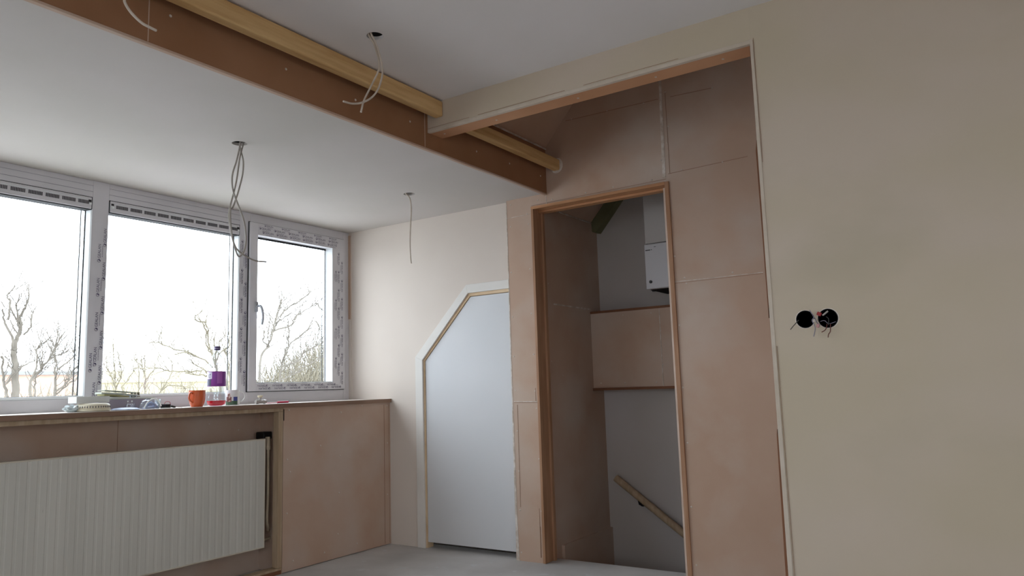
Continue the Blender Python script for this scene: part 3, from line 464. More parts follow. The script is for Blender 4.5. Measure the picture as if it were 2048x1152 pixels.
# film print on post and sash
film(w3, XW+.0012, [(2.856, 1.94-.180*k, -U, .95) for k in range(6) if 1.94-.18*k > 1.1] + [(2.882, 1.86-.180*k, -U, .95) for k in range(5) if 1.86-.18*k > 1.1])
fs = []
for k in range(6): fs.append((2.985+.108*k, 2.006, 0, .9))
for k in range(6): fs.append((2.960+.115*k, 2.030, 0, .9))
for k in range(5): fs.append((3.0+.135*k, 2.051, 0, .7))
for k in range(6): fs.append((3.650-.118*k, 1.028, math.pi, .9))
for k in range(6): fs.append((3.600-.112*k, 1.046, math.pi, .8))
for k in range(7): fs.append((3.630, 1.960-.128*k, -U, .9))
for k in range(7): fs.append((3.660, 1.900-.128*k, -U, .9))
for k in range(4): fs.append((3.604, 1.83-.2*k, -U, .8))
film(sh, SX1+.0012, fs)
hd = MB().box(SX1, SX1+.008, 2.936, 2.957, 1.498, 1.562).build('handle', 'chrome', sh, bevel=.003)
MB().tube(curve_pts([(SX1+.006, 2.947, 1.534), (SX1+.03, 2.947, 1.534), (SX1+.043, 2.950, 1.528), (SX1+.047, 2.958, 1.500), (SX1+.048, 2.961, 1.46), (SX1+.045, 2.957, 1.418)]), .0085, .0075, 12).build('lever', 'chrome', hd, smooth=True)
MB().box(XW+.0002, XW+.020, 3.7385, 3.7488, 1.50, 2.10).build('packing', 'mdf', w3)

# ================================================================== LEDGE AND NICHE
lg = thing('window_ledge', 'long brown board ledge running under the windows', 'window ledge', (XQ, 1, .914))
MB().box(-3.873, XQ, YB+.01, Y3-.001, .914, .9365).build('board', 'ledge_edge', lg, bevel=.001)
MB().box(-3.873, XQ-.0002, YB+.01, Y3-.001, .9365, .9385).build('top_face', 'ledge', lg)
nf = thing('niche_frame', 'pale timber frame around the radiator niche', 'timber frame', (-3.52, 2, 0))
MB().box(-3.543, -3.497, YB+.01, 2.866, .893, .9135).build('top_rail', 'pine_z', nf, bevel=.001)
MB().box(-3.543, -3.4965, 2.836, 2.866, .034, .8925).build('post', 'pine_z', nf, bevel=.002)
MB().box(-3.555, -3.4965, .6, 2.866, .001, .033).build('bottom_rail', 'pine_z', nf, bevel=.001)
MB().box(-3.4963, -3.4948, .6, 2.860, .001, .022).build('bottom_face', 'mdf_dark', nf)

# ================================================================== RADIATOR
rd = thing('radiator', 'long cream ribbed panel radiator with scuffs in the niche under the ledge', 'radiator', (-3.58, 1.9, .15))
R0, R1, ZB, ZT = 1.12, 2.789, .150, .745
prof = []; y = R0+.02
while y < R1-.05:
    prof += [(y, 0), (y+.005, -.0013), (y+.013, -.0013), (y+.018, 0)]; y += .0417
pl = [(-3.552, R0), (-3.550, R0+.003)] + [(-3.550+d, yy) for yy, d in prof] + [(-3.550, R1-.003), (-3.552, R1), (-3.566, R1), (-3.566, R0)]
MB().prism(pl, ZB+.006, ZT-.006, 'z').build('front_panel', 'rad', rd)
MB().box(-3.568, -3.549, R0, R1, ZT-.008, ZT).build('top_edge', 'rad_edge', rd, bevel=.003)
MB().box(-3.568, -3.549, R0, R1, ZB, ZB+.008).build('bottom_edge', 'rad_edge', rd, bevel=.003)
MB().box(-3.5665, -3.549, R1-.004, R1, ZB, ZT).build('side_edge', 'rad_edge', rd, bevel=.001)
MB().box(-3.64, -3.625, R0, R1, ZB, ZT-.004).build('rear_panel', 'rad', rd, bevel=.003)
fin = MB(); y = R0+.03
while y < R1-.03: fin.box(-3.624, -3.567, y, y+.003, ZB+.04, ZT-.02); y += .035
fin.build('fins', 'rad', rd)
for y in (1.5, 2.35): MB().box(-3.6995, -3.60, y, y+.02, .25, .70).build('bracket', 'rad_edge', rd)
MB().tube([(-3.60, R1-.01, .715), (-3.60, R1+.012, .715), (-3.585, 2.822, .715)], .010).tube([(-3.575, 2.824, .752), (-3.575, 2.824, .69)], .013, sides=14).tube([(-3.575, 2.824, .70), (-3.575, 2.824, .68)], .016, sides=6).build('valve', 'pipe', rd, smooth=True)
MB().tube(curve_pts([(-3.575, 2.826, .69), (-3.575, 2.828, .45), (-3.575, 2.824, .30), (-3.577, 2.830, .262), (-3.60, 2.852, .232), (-3.62, 2.878, .225)]), .0085, sides=10).build('riser_pipe', 'pipe', rd, smooth=True)
MB().tube([(-3.60, R1-.01, .180), (-3.60, 2.87, .186)], .0075, sides=10).tube([(-3.60, R1, .180), (-3.60, R1+.026, .181)], .011, sides=6).build('return_pipe', 'pipe', rd, smooth=True)
MB().box(-3.66, -3.590, 2.806, 2.866, .738, .780).build('pipe_collar', 'black', rd, bevel=.006)['label'] = 'black rubber sleeve behind the valve'

# ================================================================== CEILING BATTENS
bt = thing('ceiling_batten', 'pale pine batten under the high ceiling beside the fascia, in front of header', 'timber batten', (-2.12, 1, 2.25))
MB().box(-2.146, -2.100, YB+.02, YN-.0015, 2.252, 2.326).build('timber', 'pine', bt, bevel=.008, segs=3)
dots(bt, [(-2.0998, y, z) for y, z in [(1.62, 2.300), (1.71, 2.285), (2.47, 2.285), (2.53, 2.297)]], 'x', 1, name='filled_hole', r=.006)
dots(bt, [(-2.0998, 2.42, 2.29)], 'x', 1, name='nail_hole', r=.0035, m='void')
b2 = thing('ceiling_batten', 'pale pine batten in the recess behind the header, end stuck in the door wall', 'timber batten', (-2.12, 3.2, 2.25))
MB().box(-2.143, -2.098, YN2+.002, YF-.0015, 2.243, 2.306).build('timber', 'pine', b2, bevel=.007, segs=3)
MB().lathe([(.040, 0), (.046, .010), (.036, .012)], sides=18).map(lambda x, y, z: (-2.118+x*.9, YF-.0015-z*.6, 2.272+y*1.0)).build('filler_ring', 'filler', b2)

# ================================================================== CABLES IN THE CEILING CUT-OUTS
def cables(label, runs, top, r=.0037, m='cable', holes=None):
    t = thing('ceiling_cable', label, 'cable', top, 'loose cables in the ceiling cut-outs')
    for k, run in enumerate(runs):
        a = Vector(run[0]); s = [(top[0], top[1], top[2]+.12), (top[0]+(a.x-top[0])*.5, top[1]+(a.y-top[1])*.6, top[2]+.04)]
        e = [] if len(run) < 20 else [(top[0]+.006, top[1]+.01, top[2]+.04), (top[0]+.01, top[1], top[2]+.12)]
        MB().tube(curve_pts(s+list(run)+e, 5), r, sides=8).build('cable', m, t, smooth=True)
    return t
cables('long grey cable loop and loose end hanging from the low ceiling before the middle window', CABLE_A, (-2.813, 2.048, ZD), m='cable_grey')
cables('single short straight cable hanging from the low ceiling before the white end wall', [CABLE_B], (-2.823, 3.208, ZD))
cables('pair of crossing cable ends hanging from the high ceiling over the pine batten', CABLE_C, (-1.90, 1.975, ZM))
cables('curved cable end at the top left edge of the photo, over the fascia', [[(-1.90, .925, 2.30), (-1.90, .975, 2.15)] + CABLE_D], (-1.90, .90, ZM))

# ================================================================== SOCKET BOXES
def wire(pts, r, m, t): MB().tube(curve_pts(pts, 5), r, sides=8).build('wire', m, t, smooth=True)
M['red'] = mat('red_insulation', srgb(150, 50, 52), .5); M['brownwire'] = mat('brown_insulation', srgb(92, 40, 34), .5)
M['greywire'] = mat('grey_insulation', srgb(120, 116, 130), .5); M['blackwire'] = mat('dark_insulation', srgb(60, 58, 56), .5); M['pink'] = mat('pink_tape', srgb(190, 140, 140), .6)
for idx, (h, lab) in enumerate([(H1, 'left one of two black round socket boxes in the right wall, grey wires hanging out'), (H2, 'right one of two black round socket boxes, brown wires and red tape in it')]):
    t = thing('socket_box', lab, 'socket box', (h[0], YN, h[1]), 'round socket boxes')
    mb = MB().lathe([(h[2]-.0008, .001), (h[2]-.0008, -.048), (0, -.048), (0, -.046), (h[2]-.003, -.046), (h[2]-.003, .001)], sides=32)
    mb.map(lambda x, y, z: (h[0]+x, YN+.0-z, h[1]+y)).build('box', 'black', t, smooth=True)
    rim = MB(); N = 56; side = -1 if idx == 0 else 1
    for j in range(N):
        a = 2*math.pi*j/N; ra = h[2]-.0006; rb = h[2]+.0008+random.uniform(-.0008, .0008)+max(0, side*math.cos(a))*.0014
        rim.v += [(h[0]+ra*math.cos(a), YN-.0010, h[1]+ra*math.sin(a)), (h[0]+rb*math.cos(a), YN-.0004, h[1]+rb*math.sin(a)), (h[0]+ra*math.cos(a), YN+.004, h[1]+ra*math.sin(a))]
    for j in range(N):
        a, c_ = 3*j, 3*((j+1) % N); rim.f += [(a, c_, c_+1, a+1), (a, c_, c_+2, a+2)]
    rim.build('plaster_rim', 'wall', t)
    if idx == 0:
        for k, mm in ((0, 'blackwire'), (1, 'greywire'), (5, 'greywire'), (6, 'greywire')): wire(WIRES[k], .0013, mm, t)
        MB().box(h[0]+.024, h[0]+.034, YN-.006, YN+.004, h[1]-.012, h[1]-.001).build('terminal', 'filler', t, bevel=.002)
    else:
        for k, mm in ((2, 'brownwire'), (3, 'brownwire'), (4, 'greywire'), (8, 'blackwire')): wire(WIRES[k], .0014, mm, t)
        MB().tube(WIRES[7], .0028, sides=10).build('sleeve', 'cable_grey', t)
        MB().obox((-.5205, YN-.006, 1.199), (.014, .010, .012), ry=.5).build('tape', 'red', t, bevel=.002)
        MB().obox((-.5275, YN-.006, 1.160), (.009, .008, .013), ry=.3).build('tape', 'pink', t, bevel=.002)

# ================================================================== BOILER AND HANDRAIL
bo = thing('boiler', 'white wall-hung boiler on the stairwell back wall, mostly behind the doorframe', 'boiler', (-1.6, 4.4, 1.55))
MB().box(-1.830, -1.40, 4.252, YS-.002, 1.5585, 1.838).build('lower_cover', 'boiler', bo, bevel=.006)
MB().box(-1.826, -1.404, 4.262, YS-.002, 1.842, 2.32).build('casing', 'stairwhite', bo, bevel=.006)
MB().box(-1.815, -1.412, 4.285, YS-.01, 1.555, 1.5584).build('underside', 'void', bo)
MB().lathe([(.0095, 0), (.0095, .006), (.006, .008), (0, .008)], sides=18).map(lambda x, y, z: (-1.797+x, 4.252-z, 1.602+y)).build('gauge', 'blackwire', bo)
MB().box(-1.822, -1.790, 4.2515, 4.253, 1.797, 1.803).box(-1.785, -1.779, 4.2515, 4.253, 1.798, 1.803).build('nameplate', 'blackwire', bo)
MB().box(-1.765, -1.752, 4.2515, 4.253, 1.815, 1.818).build('mark', 'black', bo)
MB().tube([(-1.80, 4.30, 1.556), (-1.80, 4.30, 1.548)], .012).build('outlet', 'black', bo)
hr = thing('handrail', 'round pale wooden handrail sloping down the stairwell back wall', 'handrail', (-2.0, 4.5, .2))
MB().tube([(-2.222, 4.500, .384), (-1.771, 4.500, .062), (-.45, 4.500, -.88)], .0225, sides=18)  .build('rail', 'pine_z', hr, smooth=True)
MB().tube([(-2.069, 4.563, .225), (-2.069, 4.515, .225), (-2.069, 4.500, .258)], .007).tube([(-2.069, 4.564, .225), (-2.069, 4.558, .225)], .022, sides=14).build('bracket', 'black', hr, smooth=True)
MB().tube([(-1.0, 4.563, -.535), (-1.0, 4.515, -.535), (-1.0, 4.500, -.50)], .007).build('bracket', 'black', hr, smooth=True)

# ================================================================== THINGS ON THE LEDGE
ZL = .9385
M['cream'] = mat('cream_plastic', srgb(214, 206, 184), .45); M['cardwhite'] = mat('white_card', srgb(214, 216, 214), .6)
M['greybox'] = mat('grey_card', srgb(150, 142, 152), .7, srgb(142, 134, 144), 6, 2); M['paper'] = mat('paper', srgb(235, 236, 232), .7)
M['olive'] = mat('old_paper', srgb(170, 164, 118), .7, srgb(140, 138, 96), 12, 3); M['greypaper'] = mat('grey_paper', srgb(180, 184, 172), .7)
M['orange'] = mat('orange_glaze', srgb(206, 96, 54), .18, spec=.5, coat=.4); M['orange_in'] = mat('orange_inside', srgb(196, 84, 44), .3)
M['purple'] = mat('purple_label', srgb(136, 66, 150), .35); M['purple_lt'] = mat('purple_label_light', srgb(176, 104, 182), .35)
M['purple_dk'] = mat('purple_cap', srgb(72, 54, 96), .4); M['labelwhite'] = mat('label_white', srgb(220, 214, 232), .4); M['labeldark'] = mat('label_dark', srgb(70, 66, 96), .4)
M['pet'] = clear('clear_bottle', (.93, .96, .98), .12, .05); M['drink'] = bpy.data.materials.new('red_drink')
M['drink'].use_nodes = True; _b = M['drink'].node_tree.nodes['Principled BSDF']; _b.inputs['Base Color'].default_value = (*srgb(226, 20, 62), 1); _b.inputs['Transmission Weight'].default_value = .45; _b.inputs['Roughness'].default_value = .2; _b.inputs['IOR'].default_value = 1.33
M['mugwhite'] = mat('white_glaze', srgb(215, 213, 212), .25, spec=.5); M['mugprint'] = mat('mug_print_brown', srgb(120, 74, 70), .4, srgb(216, 196, 180), 60, 3, lo=.5, hi=.6)
M['muggreen'] = mat('mug_print_green', srgb(70, 96, 76), .4, srgb(92, 116, 92), 40, 3); M['mugblue'] = mat('mug_print_blue', srgb(72, 78, 140), .4)
M['film'] = clear('plastic_film', (.86, .90, .97), .25, .18); M['bluegrey'] = mat('grey_blue_tape', srgb(120, 136, 168), .5, srgb(180, 190, 214), 30, 3)
M['foam'] = mat('plastic_scraps', srgb(222, 230, 232), .4, srgb(196, 208, 212), 30, 3); M['redpen'] = mat('red_plastic', srgb(178, 34, 66), .35)
M['pinkpen'] = mat('clear_red_shaft', srgb(220, 170, 176), .3); M['valvegrey'] = mat('cast_metal', srgb(168, 164, 160), .4, metal=.5); M['ppr'] = mat('patterned_card', srgb(96, 92, 72), .6, srgb(228, 224, 206), 90, 2, lo=.48, hi=.52)
M['beige'] = mat('beige_card', srgb(206, 196, 170), .7)

# smoke alarm, base ring and slotted dome
sa = thing('smoke_detector', 'cream plastic smoke detector with a row of slots, under the white flat box', 'smoke detector', (-3.56, 1.83, ZL))
cx, cy = -3.585, 1.842
MB().lathe([(.001, 0), (.068, 0), (.074, .003), (.074, .010), (.070, .012), (.001, .012)], (cx, cy, ZL), 40).build('base', 'cream', sa, smooth=True)
MB().lathe([(.070, .012), (.0725, .016), (.0715, .026), (.066, .034), (.055, .038), (.001, .0385)], (cx, cy, ZL), 40).build('cover', 'cream', sa, smooth=True)
for j in range(40):
    a = 2*math.pi*j/40
    if j == 0: s0 = MB().obox((0, 0, 0), (.003, .0035, .009)).build('slot', 'slot', sa); o = s0
    else: o = s0.copy(); C.objects.link(o)
    o.parent = sa; o.location = (cx+.0715*math.cos(a), cy+.0715*math.sin(a), ZL+.0205); o.rotation_euler = (0, 0, a)
    o.matrix_parent_inverse = sa.matrix_world.inverted()
bx = thing('flat_box', 'flat white card box lying on top of the smoke detector', 'box', (-3.6, 1.83, ZL+.039))
MB().obox((-3.615, 1.838, ZL+.0395+.0145), (.085, .148, .028), rz=-.04).build('carton', 'cardwhite', bx, bevel=.0008)
MB().obox((-3.615, 1.838, ZL+.0395+.0287), (.087, .149, .0012), rz=-.04).build('lid', 'paper', bx)
# crumpled clear plastic beside it
def crumple(name, c, size, m, label, cat, seed, amp=.35, sub=3):
    rnd = random.Random(seed); bm = bmesh.new(); bmesh.ops.create_icosphere(bm, subdivisions=sub, radius=1)
    for v in bm.verts:
        k = 1 + rnd.uniform(-amp, amp); v.co = Vector((v.co.x*size[0]*k, v.co.y*size[1]*k, max(-.0, (v.co.z*.5+.5)*size[2]*k)))
        if v.co.z < size[2]*.12: v.co.z = 0
    me = bpy.data.meshes.new(name); bm.to_mesh(me); bm.free(); me.materials.append(M[m])
    o = bpy.data.objects.new(name, me); C.objects.link(o); o.location = c; o['label'] = label; o['category'] = cat; return o
crumple('plastic_scraps', (-3.60, 1.757, ZL), (.030, .034, .030), 'foam', 'crumpled whitish plastic scraps left of the smoke detector', 'plastic wrap', 3, .3, 3)
# long grey box carrying loose leaflets
gb = thing('grey_box', 'long low grey box at the window behind the smoke detector, papers on top', 'box', (-3.73, 2.09, ZL))
MB().box(-3.80, -3.70, 1.93, 2.212, ZL, ZL+.052).build('carton', 'greybox', gb, bevel=.001)
MB().box(-3.802, -3.699, 1.929, 2.213, ZL+.052, ZL+.056).build('lid', 'greypaper', gb)
def sheet(label, cyz, size, m, rx, rz=0, name='leaflet', g='leaflets on the grey box'):
    o = MB().obox((0, 0, 0), size).build(name, m, None, bevel=.0006); o.location = cyz; o.rotation_euler = (rx, 0, rz)
    o['label'] = label; o['category'] = 'leaflet'; o['group'] = g; return o
zt = ZL+.0565
sheet('white folded leaflet lowest in the pile on the grey box', (-3.745, 2.01, zt+.0035), (.07, .15, .006), 'paper', -.02)
sheet('yellow-olive booklet in the middle of the pile on the grey box', (-3.745, 2.022, zt+.0135), (.065, .13, .009), 'olive', -.10, .05)
sheet('thick pale card under the topmost sheet of the pile on the grey box', (-3.745, 2.008, zt+.0245), (.07, .12, .009), 'greypaper', -.06, -.05)
sheet('topmost greyish sheet of the pile on the grey box', (-3.745, 2.040, zt+.0345), (.07, .16, .003), 'greypaper', -.09, .02)
sheet('bright white leaflet sticking out to the right on the grey box', (-3.745, 2.110, zt+.0155), (.06, .065, .003), 'paper', -.12, .1)
sheet('white paper lying flat on the right end of the grey box', (-3.745, 2.165, zt+.002), (.07, .085, .003), 'paper', 0, .03)
gl = MB().lathe([(.001, 0), (.026, 0), (.020, .012), (.008, .016), (.001, .017)], (-3.745, 2.112, zt+.0), 24).build('lens_cover', 'film', None, smooth=True)
gl['label'] = 'shallow clear plastic cover on the grey box between the leaflets'; gl['category'] = 'plastic cover'
sb = thing('small_box', 'tiny dark patterned box standing on the grey box by the pile of papers', 'box', (-3.745, 2.15, zt))
MB().obox((-3.755, 2.140, zt+.0165), (.022, .038, .024)).build('carton', 'ppr', sb, bevel=.0006)
MB().obox((-3.7435, 2.142, zt+.012), (.001, .009, .010)).build('eye', 'labelwhite', sb); MB().obox((-3.7430, 2.148, zt+.013), (.001, .006, .008)).obox((-3.7430, 2.135, zt+.013), (.001, .006, .008)).build('eye_rim', 'black', sb)
# blue-grey saucer-like cover
ds = MB().lathe([(.001, 0), (.060, .0005), (.066, .003), (.050, .009), (.025, .0115), (.001, .012)], (0, 0, 0), 32).build('cover_plate', 'bluegrey', None, smooth=True)
ds.location = (-3.565, 1.985, ZL); ds['label'] = 'low domed blue-grey cover plate lying between smoke detector and plastic bag'; ds['category'] = 'cover plate'
# little clear block with two dots
cb = thing('terminal_block', 'small clear plastic terminal block with two pins in front of the grey box', 'terminal block', (-3.64, 2.05, ZL))
MB().obox((-3.645, 2.053, ZL+.0145), (.018, .042, .025)).build('block', 'film', cb, bevel=.002)
for dy in (-.012, .009):
    MB().tube([(-3.645, 2.053+dy, ZL+.003), (-3.645, 2.053+dy, ZL+.040)], .0012).build('pin', 'valvegrey', cb)
    MB().obox((-3.645, 2.053+dy, ZL+.041), (.005, .005, .005)).build('pin_head', 'paper', cb, bevel=.001)
# plastic bag, half dome of clear film with tape inside
pb = thing('plastic_bag', 'clear plastic bag with blue-grey contents beside the black tape roll', 'plastic bag', (-3.61, 2.13, ZL))
bm = bmesh.new(); bmesh.ops.create_icosphere(bm, subdivisions=3, radius=1); rnd = random.Random(11)
for v in bm.verts:
    k = 1+rnd.uniform(-.06, .06); v.co = Vector((v.co.x*.034*k, v.co.y*.050*k, max(.0, v.co.z)*.052*k))
me = bpy.data.meshes.new('film'); bm.to_mesh(me); bm.free(); me.materials.append(M['film']); o = bpy.data.objects.new('film', me); C.objects.link(o); o.parent = pb; o.location = (0, 0, 0.0005)
MB().tube(curve_pts([(-3.573, 2.082, ZL+.004), (-3.572, 2.100, ZL+.034), (-3.571, 2.128, ZL+.050), (-3.571, 2.155, ZL+.040), (-3.572, 2.172, ZL+.012)]), .0028).build('rolled_rim', 'paper', pb, smooth=True)
MB().tube(curve_pts([(-3.59, 2.10, ZL+.008), (-3.59, 2.118, ZL+.026), (-3.59, 2.135, ZL+.028), (-3.59, 2.158, ZL+.010)]), .006).build('contents', 'bluegrey', pb, smooth=True)
MB().obox((-3.60, 2.130, ZL+.007), (.03, .066, .010), rx=.1).build('contents', 'bluegrey', pb, bevel=.002)
crumple('tissue', (-3.62, 2.182, ZL), (.012, .014, .045), 'foam', 'small crumpled white wad right of the clear plastic bag', 'wrapper', 8, .35, 2)
tp = thing('tape_roll', 'small black tape roll lying flat between the plastic bag and the orange mug', 'tape', (-3.60, 2.215, ZL))
MB().lathe([(.009, .004), (.023, .004), (.0235, .006), (.0235, .018), (.023, .020), (.009, .020)], (-3.60, 2.213, ZL), 28, close=True).build('roll', 'black', tp, smooth=True)
MB().lathe([(.001, 0), (.024, 0), (.024, .0035), (.001, .0035)], (-3.60, 2.213, ZL), 20).build('backing', 'greypaper', tp)
MB().tube(curve_pts([(-3.60, 2.205, ZL+.021), (-3.60, 2.212, ZL+.032), (-3.60, 2.225, ZL+.033), (-3.60, 2.236, ZL+.028), (-3.60, 2.238, ZL+.006)]), .0012).build('loose_end', 'redpen', tp)
kn_ = thing('wall_plug', 'small brown plug with a thin white strip right of the black tape roll', 'wall plug', (-3.60, 2.25, ZL))
MB().obox((-3.60, 2.254, ZL+.006), (.010, .024, .010), rx=-.25).build('plug', 'blackwire', kn_, bevel=.002)
MB().obox((-3.60, 2.282, ZL+.0028), (.004, .045, .002), rx=-.08).build('strip', 'paper', kn_)
# orange mug
om = thing('mug', 'orange glazed mug with its handle towards the room', 'mug', (-3.585, 2.378, ZL))
pr = [(.001, 0), (.027, 0), (.030, .002), (.036, .018), (.0405, .040), (.0415, .062), (.041, .083), (.0415, .086), (.0385, .086), (.038, .062), (.036, .040), (.028, .010), (.001, .006)]
MB().lathe(pr, (-3.585, 2.378, ZL), 40).build('body', 'orange', om, smooth=True)
MB().tube(curve_pts([(-3.585+.39*d, 2.378-.92*d, ZL+z) for d, z in ((.038, .070), (.056, .074), (.068, .060), (.067, .040), (.040, .022))]), .0048, sides=10).build('handle', 'orange', om, smooth=True)
# bottle
bt_ = thing('drink_bottle', 'clear plastic bottle with purple label and a little red drink', 'bottle', (-3.595, 2.500, ZL))
c = (-3.595, 2.500, ZL); 
MB().lathe([(.001, .006), (.022, .003), (.034, .0), (.046, .006), (.050, .020), (.0505, .045), (.0475, .060), (.050, .075), (.050, .098), (.046, .100), (.046, .186), (.049, .190), (.047, .215), (.038, .245), (.024, .275), (.0145, .292), (.0135, .300)], c, 40).build('body', 'pet', bt_, smooth=True)
MB().lathe([(.0155, .300), (.0158, .302), (.0158, .319), (.015, .321), (.001, .321)], c, 28).build('cap', 'purple_dk', bt_, smooth=True)
MB().lathe([(.0162, .309), (.0162, .311)], c, 28).build('cap_line', 'labelwhite', bt_)
MB().lathe([(.001, .008), (.022, .005), (.033, .0025), (.044, .009), (.0475, .020), (.048, .029), (.001, .029)], c, 40).build('drink', 'drink', bt_, smooth=True)
lb = MB().lathe([(.0472, .105), (.0478, .107), (.0478, .183), (.0472, .185)], c, 48).build('label_sleeve', 'purple', bt_, smooth=True)
def arc_patch(c, r, a0, a1, z0, z1, n=8):
    mb = MB()
    for i in range(n+1):
        a = a0+(a1-a0)*i/n; mb.v += [(c[0]+r*math.cos(a), c[1]+r*math.sin(a), c[2]+z0), (c[0]+r*math.cos(a), c[1]+r*math.sin(a), c[2]+z1)]
    for i in range(n): mb.f.append((2*i, 2*i+2, 2*i+3, 2*i+1))
    return mb
va = math.atan2(-2.5, 3.59)            # the side of things that faces the room
arc_patch(c, .0481, va+.05, va+.62, .120, .183).build('label_panel', 'purple_lt', lb)
arc_patch(c, .0482, va-1.5, va-.52, .145, .181).build('label_text_panel', 'labelwhite', lb)
arc_patch(c, .0484, va-1.4, va-.62, .108, .143).build('label_fruit', 'labeldark', lb)
tx = MB()
for a_, w_, z0, z1 in [(-1.02, .03, .150, .172), (-.94, .03, .150, .166), (-.86, .10, .150, .154), (-.86, .03, .150, .174), (-.70, .03, .152, .174), (-.80, .10, .166, .170)]: tx.add(arc_patch(c, .0485, va+a_, va+a_+w_, z0, z1, 3))
tx.build('label_text', 'labeldark', lb)
# printed mug
pm = thing('mug', 'white mug with brown and green print and blue patch, right of the bottle', 'mug', (-3.66, 2.645, ZL))
c2 = (-3.665, 2.650, ZL)
MB().lathe([(.001, 0), (.037, 0), (.039, .003), (.0392, .082), (.0385, .084), (.0365, .082), (.0365, .006), (.001, .005)], c2, 40).build('body', 'mugwhite', pm, smooth=True)
arc_patch(c2, .0395, va-1.0, va+.75, .002, .024, 16).build('ground_print', 'muggreen', pm)
arc_patch(c2, .0397, va-.85, va-.12, .018, .046, 8).add(arc_patch(c2, .0397, va-.68, va-.28, .046, .066, 5)).build('figure_print', 'mugprint', pm)
arc_patch(c2, .0396, va+.15, va+.75, .024, .046, 6).build('patch_print', 'mugblue', pm)
h = MB().tube(curve_pts([(c2[0]+.010, c2[1]+.036, ZL+.072), (c2[0]+.014, c2[1]+.055, ZL+.074), (c2[0]+.017, c2[1]+.068, ZL+.058), (c2[0]+.017, c2[1]+.068, ZL+.036), (c2[0]+.013, c2[1]+.052, ZL+.018), (c2[0]+.010, c2[1]+.037, ZL+.018)]), .0036, sides=10).build('handle', 'mugwhite', pm, smooth=True)
# radiator vent valve
vv = thing('pipe_fitting', 'small metal valve fitting standing on the ledge under the hinged window', 'pipe fitting', (-3.62, 2.80, ZL))
MB().tube([(-3.62, 2.772, ZL+.013), (-3.62, 2.845, ZL+.013)], .010, sides=14).tube([(-3.62, 2.775, ZL+.013), (-3.62, 2.790, ZL+.013)], .0128, sides=6).tube([(-3.62, 2.825, ZL+.013), (-3.62, 2.838, ZL+.013)], .0128, sides=6).build('body', 'valvegrey', vv, smooth=True)
MB().tube([(-3.62, 2.803, ZL+.018), (-3.62, 2.803, ZL+.040)], .007, sides=10).build('stem', 'valvegrey', vv, smooth=True)
MB().lathe([(.008, .036), (.014, .040), (.015, .049), (.001, .050)], (-3.62, 2.803, ZL), 16).build('knob', 'beige', vv, smooth=True)
sd = thing('screwdriver', 'small red screwdriver lying on the ledge right of the metal fitting', 'screwdriver', (-3.56, 2.9, ZL))
MB().tube([(-3.555, 2.800, ZL+.004), (-3.555, 2.875, ZL+.006)], .0030, sides=8).build('shaft', 'pinkpen', sd, smooth=True)
MB().tube(curve_pts([(-3.555, 2.872, ZL+.006), (-3.555, 2.885, ZL+.0065), (-3.555, 2.915, ZL+.0065), (-3.555, 2.950, ZL+.0065)], 3), .0060, sides=10).build('grip', 'redpen', sd, smooth=True)

# ================================================================== OUTSIDE
M['bark'] = mat('bark', srgb(112, 106, 97), .9, srgb(94, 88, 80), 3, 3); M['bark_warm'] = mat('bark_warm', srgb(122, 115, 98), .9, srgb(104, 97, 82), 3, 3)
M['ground'] = mat('pale_bounce_ground', srgb(196, 195, 194), .95, srgb(188, 186, 184), .15, 3); M['brick'] = mat('peach_brick', srgb(196, 166, 148), .9, srgb(190, 158, 140), 1, 3)  # ground tone raised so sky light bounces up onto the ceilings
M['slate'] = mat('grey_roof', srgb(130, 130, 130), .8); M['paneg'] = mat('dark_panes', srgb(70, 74, 80), .2); M['render'] = mat('pale_render', srgb(176, 168, 140), .9)
struct(MB().box(-400, 300, -250, 330, -5.7, -5.5), 'floor_outside', 'ground', 'unseen ground far below the windows, kept pale to bounce light indoors')
struct(MB().box(-4.1, -3.96, YB-.1, 4.6, -5.5, .935).box(-4.1, -3.96, YB-.1, 4.6, ZD+.0, ZD+.25), 'wall_outer', 'render', 'outer facade below and above the windows')
